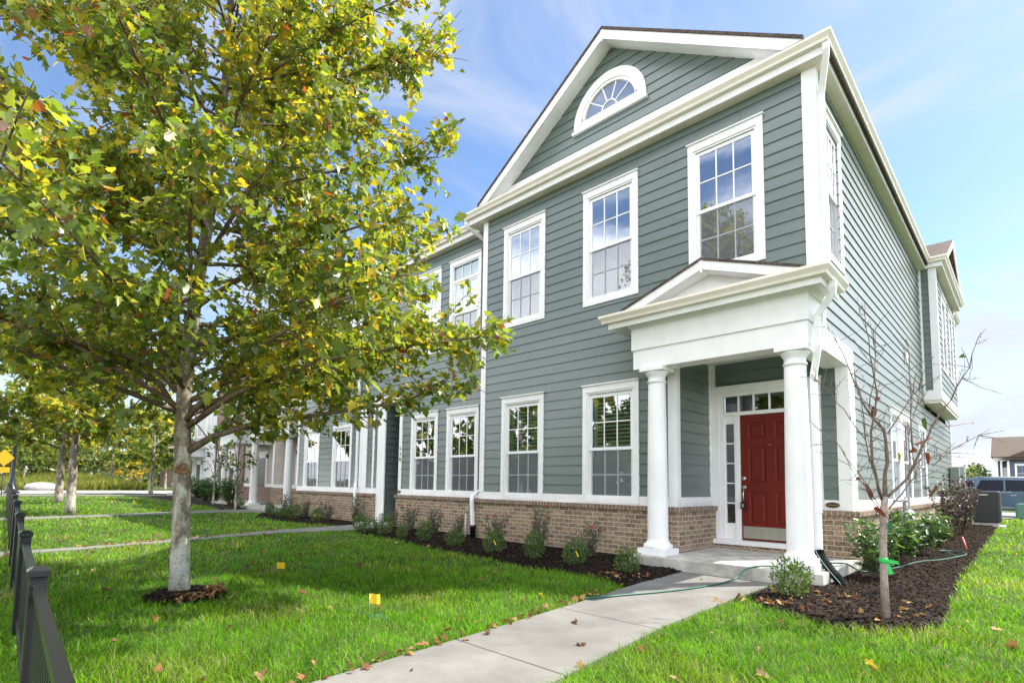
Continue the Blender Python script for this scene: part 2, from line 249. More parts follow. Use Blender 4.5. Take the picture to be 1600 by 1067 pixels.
class MB:
    def __init__(s): s.v = []; s.f = []; s.sm = []
    def add(s, vs, fs, smooth=False):
        o = len(s.v); s.v += [tuple(map(float, v)) for v in vs]
        for f in fs: s.f.append(tuple(i+o for i in f)); s.sm.append(smooth)
        return s
    def box(s, x0, x1, y0, y1, z0, z1):
        x0, x1 = sorted((x0, x1)); y0, y1 = sorted((y0, y1)); z0, z1 = sorted((z0, z1))
        return s.add([(x0,y0,z0),(x1,y0,z0),(x1,y1,z0),(x0,y1,z0),(x0,y0,z1),(x1,y0,z1),(x1,y1,z1),(x0,y1,z1)],
              [(0,3,2,1),(4,5,6,7),(0,1,5,4),(1,2,6,5),(2,3,7,6),(3,0,4,7)])
    def poly(s, pts): return s.add(pts, [tuple(range(len(pts)))])
    def prism(s, pts, d):
        n = len(pts); d = Vector(d); q = [tuple(Vector(p)+d) for p in pts]
        return s.add(list(pts)+q, [tuple(range(n))[::-1], tuple(range(n, 2*n))]+[(i, (i+1) % n, n+(i+1) % n, n+i) for i in range(n)])
    def lathe(s, c, prof, n=24, axis='z', smooth=True):
        vs = []; k = len(prof)
        for r, h in prof:
            for i in range(n):
                a = 2*math.pi*i/n; p = (r*math.cos(a), r*math.sin(a), h)
                if axis == 'y': p = (p[0], p[2], p[1])
                if axis == 'x': p = (p[2], p[0], p[1])
                vs.append((c[0]+p[0], c[1]+p[1], c[2]+p[2]))
        fs = [(j*n+i, j*n+(i+1) % n, (j+1)*n+(i+1) % n, (j+1)*n+i) for j in range(k-1) for i in range(n)]
        s.add(vs, fs, smooth)
        s.f.append(tuple(len(s.v)-len(vs)+i for i in range(n))[::-1]); s.sm.append(False)
        s.f.append(tuple(len(s.v)-n+i for i in range(n))); s.sm.append(False)
        return s
    def tube(s, pts, rad, n=10, smooth=True, cap=True):
        P = [Vector(p) for p in pts]; k = len(P)
        if not hasattr(rad, '__len__'): rad = [rad]*k
        vs = []; prev = None
        for i in range(k):
            t = (P[min(i+1, k-1)]-P[max(i-1, 0)])
            if t.length < 1e-9: t = Vector((0, 0, 1))
            t.normalize()
            if prev is None:
                a = Vector((1, 0, 0)) if abs(t.x) < 0.8 else Vector((0, 1, 0)); u = t.cross(a).normalized()
            else:
                u = prev - t*prev.dot(t)
                u = u.normalized() if u.length > 1e-6 else t.orthogonal().normalized()
            prev = u; w = t.cross(u)
            for j in range(n):
                a = 2*math.pi*j/n; vs.append(P[i]+(u*math.cos(a)+w*math.sin(a))*rad[i])
        fs = [(i*n+j, i*n+(j+1) % n, (i+1)*n+(j+1) % n, (i+1)*n+j) for i in range(k-1) for j in range(n)]
        if cap: fs += [tuple(range(n))[::-1], tuple((k-1)*n+j for j in range(n))]
        return s.add(vs, fs, smooth)
    def recttube(s, pts, w, d):   # rectangular downspout along pts; w along X, d along Y
        P = [Vector(p) for p in pts]; k = len(P); vs = []
        for i in range(k):
            t = (P[min(i+1, k-1)]-P[max(i-1, 0)]).normalized()
            a = Vector((1, 0, 0)); a = (a-t*a.dot(t)); a = a.normalized() if a.length > 0.2 else Vector((0, 1, 0))
            b = t.cross(a).normalized()
            for (q, r) in ((-1,-1),(1,-1),(1,1),(-1,1)): vs.append(P[i]+a*q*w/2+b*r*d/2)
        fs = [(i*4+j, i*4+(j+1) % 4, (i+1)*4+(j+1) % 4, (i+1)*4+j) for i in range(k-1) for j in range(4)]+[(3,2,1,0), tuple((k-1)*4+j for j in range(4))]
        return s.add(vs, fs)
    def sweep(s, path, prof):     # path in XY, outward = right of travel; prof = closed (d, z)
        P = [Vector((p[0], p[1])) for p in path]; k = len(P); n = len(prof); vs = []
        for i in range(k):
            d0 = (P[i]-P[i-1]).normalized() if i > 0 else None; d1 = (P[i+1]-P[i]).normalized() if i < k-1 else None
            if d0 is None: d0 = d1
            if d1 is None: d1 = d0
            n0 = Vector((d0.y, -d0.x)); n1 = Vector((d1.y, -d1.x)); m = (n0+n1); m = m/(m.dot(n0)) if m.length > 1e-6 else n0
            for d, z in prof: vs.append((P[i].x+m.x*d, P[i].y+m.y*d, z))
        fs = [(i*n+j, (i+1)*n+j, (i+1)*n+(j+1) % n, i*n+(j+1) % n) for i in range(k-1) for j in range(n)]+[tuple(range(n)), tuple((k-1)*n+j for j in range(n))[::-1]]
        return s.add(vs, fs)
    def build(s, name, m, parent=None, bevel=0.0):
        me = bpy.data.meshes.new(name); me.from_pydata(s.v, [], s.f); me.materials.append(m)
        me.polygons.foreach_set('use_smooth', s.sm)
        uv = me.uv_layers.new(name='UVMap'); co = np.array(s.v); buf = np.zeros((len(me.loops), 2))
        for p in me.polygons:
            nx, ny, nz = (abs(c) for c in p.normal); li = list(p.loop_indices); c = co[list(p.vertices)]
            if nz > 0.9: buf[li, 0] = c[:, 0]; buf[li, 1] = c[:, 1]
            elif nx > ny: buf[li, 0] = c[:, 1]; buf[li, 1] = c[:, 2]*(1 if nz < 0.25 else 1.2)
            else: buf[li, 0] = c[:, 0]; buf[li, 1] = c[:, 2]*(1 if nz < 0.25 else 1.2)
        uv.data.foreach_set('uv', buf.ravel())
        o = link(name, me, parent)
        if bevel > 0:
            b = o.modifiers.new('bevel', 'BEVEL'); b.width = bevel; b.segments = 2; b.limit_method = 'ANGLE'; b.angle_limit = R_(40)
        return o

def mesh_np(name, V, faces, m, parent=None, tint=None, smooth=False):
    """faces: list of (k, array(n,k)); tint: per-face colours (list aligned)"""
    me = bpy.data.meshes.new(name); V = np.asarray(V, np.float32)
    me.vertices.add(len(V)); me.vertices.foreach_set('co', V.ravel())
    loops = np.concatenate([f.ravel() for f in faces]).astype(np.int32)
    tot = np.concatenate([np.full(len(f), f.shape[1], np.int32) for f in faces]); st = np.concatenate([[0], np.cumsum(tot)[:-1]]).astype(np.int32)
    me.loops.add(len(loops)); me.loops.foreach_set('vertex_index', loops)
    me.polygons.add(len(tot)); me.polygons.foreach_set('loop_start', st); me.polygons.foreach_set('loop_total', tot)
    if smooth: me.polygons.foreach_set('use_smooth', np.ones(len(tot), bool))
    me.materials.append(m); me.update(calc_edges=True)
    if tint is not None:
        a = me.attributes.new('tint', 'FLOAT_COLOR', 'FACE'); t = np.ones((len(tot), 4), np.float32); t[:, :3] = tint; a.data.foreach_set('color', t.ravel())
    return link(name, me, parent)

# ------------------------------------------------------------------ facade helpers
class Face:
    """maps (u, d, z) on a facade: d = distance outward from the wall plane"""
    def __init__(s, axis, plane, out): s.a = axis; s.p = plane; s.o = out
    def pt(s, u, d, z): return (u, s.p+s.o*d, z) if s.a == 'x' else (s.p+s.o*d, u, z)
    def box(s, mb, u0, u1, d0, d1, z0, z1):
        a = s.pt(u0, d0, z0); b = s.pt(u1, d1, z1); mb.box(a[0], b[0], a[1], b[1], a[2], b[2])
    def quad(s, mb, u0, u1, d, z0, z1):
        q = [s.pt(u0, d, z0), s.pt(u1, d, z0), s.pt(u1, d, z1), s.pt(u0, d, z1)]
        flip = (s.a == 'x' and s.o > 0) or (s.a == 'y' and s.o < 0)
        mb.poly(q[::-1] if flip else q)
FRONT = Face('x', 0.0, -1); SIDE = Face('y', 0.0, 1)

EXPO = 0.175
def siding(face, u0, u1, z0, z1, holes=(), clip=None, phase=1.027, mb=None):
    mb = mb or MB(); k0 = int(math.floor((z0-phase)/EXPO+1e-6)); z = phase+k0*EXPO
    rr = random.Random(int(u0*100)+int(z0*37))
    while z < z1-1e-6:
        cuts = sorted({max(z, z0), min(z+EXPO, z1)} | {c for h in holes for c in (h[2], h[3]) if max(z, z0) < c < min(z+EXPO, z1)})
        for a, b in zip(cuts, cuts[1:]):
            mid = (a+b)/2; ivs = [(u0, u1)]
            for h in holes:
                if h[2] < mid < h[3]:
                    nv = []
                    for p, q in ivs:
                        if h[1] <= p or h[0] >= q: nv.append((p, q)); continue
                        if h[0] > p: nv.append((p, h[0]))
                        if h[1] < q: nv.append((h[1], q))
                    ivs = nv
            da = 0.018-0.0155*(a-z)/EXPO; db = 0.018-0.0155*(b-z)/EXPO
            for p, q in ivs:
                pa, qa, pb, qb = p, q, p, q
                if clip:
                    ca, cb = clip(a), clip(b); pa = max(p, ca[0]); qa = min(q, ca[1]); pb = max(p, cb[0]); qb = min(q, cb[1])
                    if qa-pa < 0.01: continue
                    if qb < pb: pb = qb = (pb+qb)/2
                # butt joints along the board
                xs = [(pa, pb)]
                if not clip and q-p > 2.6:
                    x = p+rr.uniform(0.6, 3.2)
                    while x < q-0.5: xs.append((x-0.0012, x-0.0012)); xs.append((x+0.0012, x+0.0012)); x += rr.uniform(2.4, 3.6)
                xs.append((qa, qb))
                for i in range(0, len(xs)-1, 2):
                    (l0, l1), (r0, r1) = xs[i], xs[i+1]
                    A = face.pt(l0, da, a); B = face.pt(r0, da, a); Cc = face.pt(r1, db, b); D = face.pt(l1, db, b)
                    e0 = face.pt(l0, -0.012, a); e1 = face.pt(r0, -0.012, a)
                    flip = (face.a == 'x' and face.o > 0) or (face.a == 'y' and face.o < 0)
                    f1, f2 = [0, 1, 2, 3], [4, 5, 1, 0]
                    mb.add([A, B, Cc, D, e0, e1], [tuple(f1[::-1] if flip else f1), tuple(f2[::-1] if flip else f2)])
        z += EXPO
    return mb

def window(face, parent, u0, u1, z0, z1, g, meet, cols=3, upper_rows=2, lower_rows=2, header=0.14, cap=True, trans=None, screen=True, blind=None, casing=0.09, bottom=True):
    """u0..u1,z0..z1 outer casing; g=(ga,gb,gz0,gz1) glass extent; meet=meeting rail z"""
    ga, gb, gz0, gz1 = g
    mb = MB(); D = 0.032
    face.box(mb, u0, u0+casing, 0, D, z0, z1-header); face.box(mb, u1-casing, u1, 0, D, z0, z1-header)
    face.box(mb, u0, u1, 0, D+0.003, z1-header, z1-(0.022 if cap else 0))
    if cap: face.box(mb, u0-0.018, u1+0.018, 0, D+0.03, z1-0.022, z1)
    if bottom: face.box(mb, u0+casing, u1-casing, 0, D-0.003, z0, z0+casing*0.95)
    w = mb.build('window', WHITE, parent, bevel=0.003)
    # vinyl frame and sashes
    fb = MB(); a0, a1 = u0+casing, u1-casing; b0 = z0+(casing*0.95 if bottom else 0); b1 = z1-header
    fr = 0.03
    for (p, q, r, t) in ((a0, a0+fr, b0, b1), (a1-fr, a1, b0, b1), (a0+fr, a1-fr, b1-fr, b1), (a0+fr, a1-fr, b0, b0+fr)): face.box(fb, p, q, -0.05, 0.018, r, t)
    fb.build('frame', VINYL, w, bevel=0.002)
    tz = trans if trans else gz1
    def sash(zlo, zhi, d, name, glz0, glz1):
        sb = MB(); t = 0.024
        s0, s1 = a0+fr, a1-fr
        face.box(sb, s0, ga, d-t, d, zlo, zhi); face.box(sb, gb, s1, d-t, d, zlo, zhi)
        face.box(sb, ga, gb, d-t, d, zlo, glz0); face.box(sb, ga, gb, d-t, d, glz1, zhi)
        sb.build(name, VINYL, w, bevel=0.002)
    top = b1-fr
    if trans:
        top = trans-0.03
        tb = MB(); face.box(tb, a0+fr, a1-fr, -0.03, 0.012, trans-0.03, trans+0.03); tb.build('transom_bar', VINYL, w)
        pb = MB(); face.quad(pb, a0+fr, a1-fr, -0.025, trans+0.03, b1-fr); pb.build('transom_pane', GLASS, w)
        bb = MB(); face.box(bb, a0+fr, a1-fr, -0.06, -0.05, trans+0.03, b1-fr); bb.build('transom_blind', BLIND, w)
        mu = MB()
        for i in range(1, cols): x = a0+fr+(a1-a0-2*fr)*i/cols; face.box(mu, x-0.009, x+0.009, -0.024, -0.012, trans+0.03, b1-fr)
        mu.build('muntin', VINYL, w)
        gz1 = top-0.05
    sash(meet-0.028, top, -0.006, 'upper_sash', meet+0.024, gz1)
    sash(b0+fr, meet+0.02, -0.026, 'lower_sash', gz0, meet-0.024)
    mt = MB()
    def grid(z_a, z_b, rows, d):
        for i in range(1, cols): x = ga+(gb-ga)*i/cols; face.box(mt, x-0.009, x+0.009, d, d+0.009, z_a, z_b)
        for j in range(1, rows):
            zz = z_a+(z_b-z_a)*j/rows
            for i in range(cols): face.box(mt, ga+(gb-ga)*i/cols+0.009, ga+(gb-ga)*(i+1)/cols-0.009, d, d+0.009, zz-0.009, zz+0.009)
    if upper_rows: grid(meet+0.024, gz1, upper_rows, -0.019)
    if lower_rows: grid(gz0, meet-0.024, lower_rows, -0.042)
    if upper_rows or lower_rows: mt.build('muntin', VINYL, w)
    pb = MB(); face.quad(pb, ga, gb, -0.020, meet+0.024, gz1); face.quad(pb, ga, gb, -0.044, gz0, meet-0.024); pb.build('pane', GLASS_UP if z0 > 3 else GLASS, w)
    if screen:
        sb = MB(); face.quad(sb, ga-0.005, gb+0.005, -0.008, gz0, meet-0.03); sb.build('insect_screen', SCREEN, w)
    ib = MB(); e = 0.012
    d0, d1 = -0.06, -0.85; u_, v_, zl, zh = ga-e, gb+e, gz0-e, (b1 if trans else gz1+e)
    c = [face.pt(u_, d0, zl), face.pt(v_, d0, zl), face.pt(v_, d0, zh), face.pt(u_, d0, zh), face.pt(u_, d1, zl), face.pt(v_, d1, zl), face.pt(v_, d1, zh), face.pt(u_, d1, zh)]
    ib.add(c, [(4,5,6,7), (0,1,5,4), (1,2,6,5), (2,3,7,6), (3,0,4,7)]); ib.build('dark_interior', ROOM, w)
    if blind:
        bl = MB()
        for (p, q) in ((ga-0.01, ga+0.05), (gb-0.05, gb+0.01)): face.box(bl, p, q, -0.125, -0.095, gz0, gz1)
        zz = gz0+0.05
        while zz < gz1-0.05:
            op = blind == 'open' and zz > meet
            tilt = 0.55 if op else 1.35
            hw = 0.034; p0 = (-0.11+hw*math.cos(tilt), zz-hw*math.sin(tilt)); p1 = (-0.11-hw*math.cos(tilt), zz+hw*math.sin(tilt))
            A = [face.pt(ga+0.05, p0[0], p0[1]), face.pt(gb-0.05, p0[0], p0[1]), face.pt(gb-0.05, p1[0], p1[1]), face.pt(ga+0.05, p1[0], p1[1])]
            d = Vector(face.pt(0, 0.0, 0.007))-Vector(face.pt(0, 0, 0)); bl.prism(A, d)
            zz += 0.068
        bl.build('shutter', BLIND, w)
    return w

K_PROF = lambda z: [(0.0, z), (0.070, z), (0.080, z+0.035), (0.118, z+0.085), (0.118, z+0.120), (0.104, z+0.120), (0.098, z+0.105), (0.0, z+0.105)]
def brick_base(parent, mb_faces, caps):
    b = MB(); [b.box(*a) for a in mb_faces]; b.build('brick_base', BRICK, parent)
    c = MB(); [c.box(*a) for a in caps]; c.build('brick_cap', CAPB, parent, bevel=0.003)

# ------------------------------------------------------------------ ground and paving
def poly_sheet(name, pts, z, m, thick=0.0, parent=None, kind='structure'):
    mb = MB(); q = [(x, y, z-thick) for x, y in pts]
    a = sum(q[i][0]*q[(i+1) % len(q)][1]-q[(i+1) % len(q)][0]*q[i][1] for i in range(len(q)))
    if a < 0: q = q[::-1]
    if thick > 0: mb.prism(q, (0, 0, thick))
    else: mb.poly(q)
    o = mb.build(name, m, parent, bevel=0.008 if thick > 0 else 0)
    if kind: o['kind'] = kind
    return o
g = MB(); g.poly([(-900, -900, 0), (900, -900, 0), (900, 900, 0), (-900, 900, 0)]); go = g.build('ground', SOIL); go['kind'] = 'structure'

WALK = [(-1.62, -0.72), (-1.62, -1.6), (-1.40, -3.5), (-1.27, -5.0), (-1.17, -6.3), (-1.10, -9.0), (0.05, -9.0), (-0.16, -5.6), (-0.26, -5.1), (-0.42, -3.9), (-0.55, -2.6), (-0.50, -1.2), (-0.42, -0.72)]
WALK = [(-1.62, -0.72), (-1.56, -2.0), (-1.40, -3.5), (-1.27, -5.0), (-1.17, -6.3), (-1.02, -9.2), (0.16, -9.2), (-0.10, -6.2), (-0.25, -4.9), (-0.38, -3.6), (-0.42, -2.0), (-0.42, -0.72)]
def cut_walk(ya, yb):   # piece of the walk between two Y values with a joint gap
    L = [(-1.62, -0.72), (-1.56, -2.0), (-1.40, -3.5), (-1.27, -5.0), (-1.17, -6.3), (-1.02, -9.2)]; Rr = [(-0.42, -0.72), (-0.42, -2.0), (-0.38, -3.6), (-0.25, -4.9), (-0.10, -6.2), (0.16, -9.2)]
    def at(P, y):
        for p, q in zip(P, P[1:]):
            if q[1] <= y <= p[1]: t = (y-p[1])/(q[1]-p[1]); return p[0]+t*(q[0]-p[0])
    mid = lambda P: [p for p in P if yb < p[1] < ya]
    return [(at(L, ya), ya)]+mid(L)+[(at(L, yb), yb)]+[(at(Rr, yb), yb)]+mid(Rr)[::-1]+[(at(Rr, ya), ya)]
js = [-0.72, -2.15, -3.72, -5.12, -6.55, -8.0, -9.2]
for a, b in zip(js, js[1:]): poly_sheet('front_walk', cut_walk(a-0.004, b+0.004), 0.03, CONC, 0.10)
W2 = [(-11.55, 0.35), (-10.95, -2.4), (-10.02, -5.1), (-9.66, -6.2), (-9.45, -9.2), (-8.75, -9.2), (-9.28, -6.6), (-9.85, -4.5), (-10.25, -2.6), (-10.05, -1.0), (-9.95, 0.20)]
poly_sheet('neighbour_walk', W2, 0.03, CONC, 0.10)
W3 = [(-20.9, 0.72), (-20.6, -1.5), (-19.6, -4.0), (-18.6, -9.2), (-17.6, -9.2), (-18.6, -3.5), (-19.2, -1.0), (-18.0, 0.72)]
poly_sheet('far_walk', W3, 0.03, CONC, 0.10)
poly_sheet('public_sidewalk', [(-44, -9.2), (14, -9.2), (14, -10.7), (-44, -10.7)], 0.03, CONC, 0.10)
poly_sheet('street', [(-48.5, -13.2), (60, -13.2), (60, -22), (-48.5, -22)], 0.006, ASPH)
poly_sheet('cross_street', [(-49, 200), (-62, 200), (-62, -200), (-49, -200)], 0.010, ASPH)
poly_sheet('corner_sidewalk', [(-41.5, 6), (-43.5, 6), (-46, -9.2), (-44, -9.2)], 0.03, CONC, 0.10)
poly_sheet('alley', [(-8, 24.9), (60, 24.9), (60, 34), (-8, 34)], 0.012, ASPH)

FRONT_BED = [(-10.0, 0.30), (-9.9, -0.95), (-9.5, -1.14), (-8.6, -1.22), (-7.65, -1.36), (-6.5, -1.58), (-5.44, -1.78), (-4.43, -1.87), (-3.44, -1.98), (-2.79, -2.0), (-2.17, -2.0), (-1.85, -2.12), (-1.52, -2.32), (-1.57, -0.7), (-2.0, -0.5), (-2.0, 0.1), (-6.5, 0.1), (-6.6, 0.4)]
SIDE_BED = [(-0.40, -0.6), (-0.39, -1.72), (-0.06, -2.1), (0.17, -2.26), (0.6, -2.46), (0.93, -2.30), (1.17, -2.0), (1.26, -1.5), (1.2, -0.4), (1.13, 2.0), (1.09, 6.6), (1.02, 16.2), (1.2, 17.2), (-0.1, 17.4), (-0.1, 1.0)]
LEFT_BED = [(-11.6, 0.4), (-11.3, -0.55), (-12.3, -0.95), (-14.0, -1.0), (-16.2, -0.9), (-17.5, -0.35), (-17.9, 0.72), (-17.3, 1.0), (-16.2, 1.0), (-16.0, 0.4)]
TAUPE_BED = [(-21.1, 0.7), (-21.2, -0.4), (-24, 0.1), (-30, 0.6), (-40, 1.2), (-40, 3.2), (-21.1, 3.2)]
RING = [(-4.44+0.44*math.cos(a)+0.13, -6.13+0.36*math.sin(a)+0.02) for a in np.linspace(0, 2*math.pi, 20, endpoint=False)]
def in_poly(P, X, Y):
    r = np.zeros(X.shape, bool); n = len(P); j = n-1
    for i in range(n):
        xi, yi = P[i]; xj, yj = P[j]
        c = ((yi > Y) != (yj > Y)); dy = (yj-yi) if abs(yj-yi) > 1e-12 else 1e-12
        r ^= c & (X < (xj-xi)*(Y-yi)/dy+xi); j = i
    return r
def poly_dist(P, X, Y):
    d = np.full(X.shape, 1e9); n = len(P)
    for i in range(n):
        ax, ay = P[i]; bx, by = P[(i+1) % n]; L2 = (bx-ax)**2+(by-ay)**2+1e-12
        t = np.clip(((X-ax)*(bx-ax)+(Y-ay)*(by-ay))/L2, 0, 1); d = np.minimum(d, np.hypot(X-ax-t*(bx-ax), Y-ay-t*(by-ay)))
    return d
def mulch_bed(name, P, step, chips):
    P = np.array(P); x0, y0 = P.min(0)-0.15; x1, y1 = P.max(0)+0.15
    xs = np.arange(x0, x1+step, step); ys = np.arange(y0, y1+step, step); X, Y = np.meshgrid(xs, ys)
    ins = in_poly(P, X, Y); d = poly_dist(P, X, Y)*np.where(ins, 1, -1)
    Z = np.clip(0.012+0.35*d, -0.06, 0.055)+rng.uniform(-0.006, 0.006, X.shape)
    V = np.stack([X, Y, Z], -1).reshape(-1, 3); ny, nx = X.shape; idx = np.arange(nx*ny).reshape(ny, nx)
    F = np.stack([idx[:-1, :-1], idx[:-1, 1:], idx[1:, 1:], idx[1:, :-1]], -1).reshape(-1, 4)
    keep = (d.reshape(-1)[F] > -0.1).any(1); o = mesh_np(name, V, [F[keep]], MULCH); o['kind'] = 'structure'
    if chips:
        px = rng.uniform(x0, x1, chips*3); py = rng.uniform(y0, y1, chips*3); k = in_poly(P, px, py); px, py = px[k][:chips], py[k][:chips]; n = len(px)
        dd = poly_dist(P, px, py); pz = np.clip(0.012+0.35*dd, 0, 0.055)+0.006
        L = rng.uniform(0.012, 0.04, n); Wd = rng.uniform(0.004, 0.010, n); a = rng.uniform(0, 6.28, n); el = rng.uniform(-0.5, 0.5, n)
        ux = np.stack([np.cos(a)*np.cos(el), np.sin(a)*np.cos(el), np.sin(el)], -1); vx = np.stack([-np.sin(a), np.cos(a), rng.uniform(-.5, .5, n)], -1)
        c = np.stack([px, py, pz], -1); q = [c+ux*L[:, None]*s+vx*Wd[:, None]*t for s, t in ((-1,-1),(1,-1),(1,1),(-1,1))]
        V = np.stack(q, 1).reshape(-1, 3); F = np.arange(n*4).reshape(n, 4)
        b = rng.uniform(0.25, 2.1, n)[:, None]**1.2; tint = b*np.array([[0.023, 0.0165, 0.013]]); tint[rng.random(n) < 0.03] = (0.09, 0.05, 0.03)
        ch = mesh_np('mulch_chips', V, [F], LITTER, tint=tint); ch['kind'] = 'stuff'; tag(ch, 'loose dark bark chips lying over the planting bed', 'mulch')
mulch_bed('front_mulch_bed', FRONT_BED, 0.05, 20000)
mulch_bed('side_mulch_bed', SIDE_BED, 0.05, 34000)
mulch_bed('left_mulch_bed', LEFT_BED, 0.07, 6000)
mulch_bed('far_mulch_bed', TAUPE_BED, 0.12, 0)
mulch_bed('tree_mulch_ring', RING, 0.05, 2200)

# ================================================================== END TOWNHOUSE
H = empty('townhouse', (-3.2, 5, 0), 'sage green end townhouse with red door, white columned porch and half round gable window', 'house')
W1 = (-5.895, -4.759, 4.42, 6.595); W2_ = (-3.837, -2.700, 4.42, 6.595); W3_ = (-1.802, -0.666, 4.42, 6.595)
L1 = (-5.895, -4.759, 0.90, 2.974); L2 = (-3.837, -2.700, 0.90, 2.974)
def glass_of(w): return (w[0]+0.175, w[1]-0.175)
holes = []
for w in (W1, W2_, W3_): a, b = glass_of(w); holes.append((a-0.06, b+0.06, 4.52, 6.42))
for w in (L1, L2): a, b = glass_of(w); holes.append((a-0.06, b+0.06, 0.9, 2.80))
s = siding(FRONT, -6.40, -0.15, 1.027, 6.93, holes+[(-2.10, 0.1, 0.5, 3.32)])
s.build('front_siding', SIDING, H)
RX, RZ, PIT = -3.24, 9.35, 0.664
cl = lambda z: (RX-(9.22-z)/0.667, RX+(9.22-z)/0.667)
s = siding(FRONT, -6.4, 0, 7.40, 9.2, [(-3.86, -2.74, 8.0, 8.30), (-3.74, -2.86, 8.29, 8.44), (-3.55, -3.05, 8.43, 8.50)], clip=cl, phase=7.32); s.build('gable_siding', SIDING, H)
bay0, bay1, BX = 9.5, 14.1, 0.34
sw = (0.30, 1.25, 4.37, 6.56)
s = siding(SIDE, 0.12, 9.45, 3.30, 6.93, [(0.5, 1.1, 4.48, 6.36)]); siding(SIDE, 1.60, 15.6, 1.027, 3.30, [(4.7, 6.7, 1.0, 2.64), (8.3, 9.1, 1.0, 2.64)], mb=s); siding(SIDE, 14.2, 15.6, 3.30, 6.93, mb=s); s.build('side_siding', SIDING, H)
bayf = Face('y', BX, 1); bayn = Face('x', bay0, -1)
s = siding(bayf, bay0+0.14, bay1, 3.75, 6.93, [(10.55, 11.25, 4.5, 6.3), (12.35, 13.05, 4.5, 6.3)]); siding(bayn, 0.03, 0.21, 3.75, 6.93, mb=s)
s.build('bay_siding', SIDING, H)
rside = Face('y', -2.06, 1); rback = Face('x', 1.28, -1)
s = siding(rside, 0.10, 1.20, 1.027, 3.32); siding(rback, -1.96, -0.15, 2.90, 3.32, mb=s); siding(rback, -0.34, -0.147, 1.027, 2.90, mb=s); s.build('porch_siding', SIDING, H)
# trim
t = MB()
FRONT.box(t, -6.54, -6.40, 0, 0.028, 1.027, 6.93); FRONT.box(t, -0.15, 0.028, 0, 0.028, 3.75, 6.93)      # corner boards
t.box(0.0005, 0.028, 0.0005, 0.12, 3.31, 6.93)
FRONT.box(t, -6.54, -2.16, 0, 0.022, 0.8765, 1.026)
FRONT.box(t, -2.18, -2.032, 0, 0.030, 1.027, 3.32)
FRONT.box(t, -2.16, -2.032, 0, 0.0275, 0.876, 1.026)
rside.box(t, 0.0005, 0.10, 0, 0.028, 1.027, 3.32); rside.box(t, 0.0005, 1.25, 0, 0.025, 0.876, 1.026); rside.box(t, 1.20, 1.255, 0, 0.028, 1.027, 3.32)
rback.box(t, -2.03, -1.96, 0, 0.05, 2.90, 3.32)
SIDE.box(t, 1.46, 15.6, 0, 0.024, 0.876, 1.026)
t.box(-0.147, 0.028, 1.252, 1.46, 0.876, 3.0)                                                              # white post at the porch corner
t.box(-0.34, -0.148, 1.255, 1.279, 0.876, 1.026)
SIDE.box(t, 1.461, 1.60, 0, 0.027, 1.027, 3.29)
SIDE.box(t, 9.44, 9.498, 0, 0.05, 3.75, 6.93)
bayn.box(t, 0.205, BX+0.026, 0, 0.026, 3.75, 6.93); bayf.box(t, bay0+0.0005, bay0+0.13, 0, 0.026, 3.75, 6.93); bayf.box(t, bay1-0.12, bay1, 0, 0.026, 3.75, 6.93)
t.box(0.0, BX+0.03, bay0-0.03, bay1, 3.50, 3.749)
SIDE.box(t, 15.46, 15.6, 0, 0.03, 1.027, 6.93)
FRONT.box(t, -6.33, -0.16, 0, 0.030, 7.20, 7.47)                                                           # frieze over the gutter
t.build('white_trim', WHITE, H, bevel=0.003)
u = MB(); u.box(0.0, BX, bay0, bay1, 3.42, 3.499); u.build('bay_underside', CREAM, H)
# brick
brick_base(H, [(-6.60, -1.97, -0.09, 0.02, -0.05, 0.80), (-2.10, -1.97, 0.021, 1.27, -0.05, 0.80), (-0.36, 0.09, 1.19, 1.40, -0.05, 0.80), (0.0, 0.09, 1.401, 15.6, -0.05, 0.80), (-1.97, -0.36, 1.13, 1.29, 0.15, 0.262)],
    [(-6.64, -1.935, -0.125, 0.0, 0.801, 0.8755), (-2.05, -1.935, 0.001, 1.23, 0.801, 0.8755), (-0.36, 0.125, 1.155, 1.275, 0.801, 0.8755), (0.0, 0.125, 1.276, 15.6, 0.801, 0.8755)])
# windows
for w in (W1, W2_, W3_): a, b = glass_of(w); window(FRONT, H, *w, (a, b, 4.575, 6.365), 5.455)
for w in (L1, L2): a, b = glass_of(w); window(FRONT, H, *w, (a, b, 0.955, 2.735), 1.83, blind='open')
window(SIDE, H, *sw, (0.55, 1.06, 4.55, 6.29), 5.43)
window(SIDE, H, 4.50, 5.70, 0.90, 2.80, (4.68, 5.52, 0.96, 2.58), 1.78, upper_rows=0, lower_rows=0); window(SIDE, H, 5.72, 6.90, 0.90, 2.80, (5.9, 6.72, 0.96, 2.58), 1.78, upper_rows=0, lower_rows=0)
window(SIDE, H, 8.12, 9.28, 0.90, 2.80, (8.3, 9.1, 0.96, 2.58), 1.78, upper_rows=0, lower_rows=0)
for y in (10.4, 12.2): window(bayf, H, y, y+1.0, 4.37, 6.48, (y+.17, y+.83, 4.55, 6.25), 5.43, upper_rows=0, lower_rows=0)
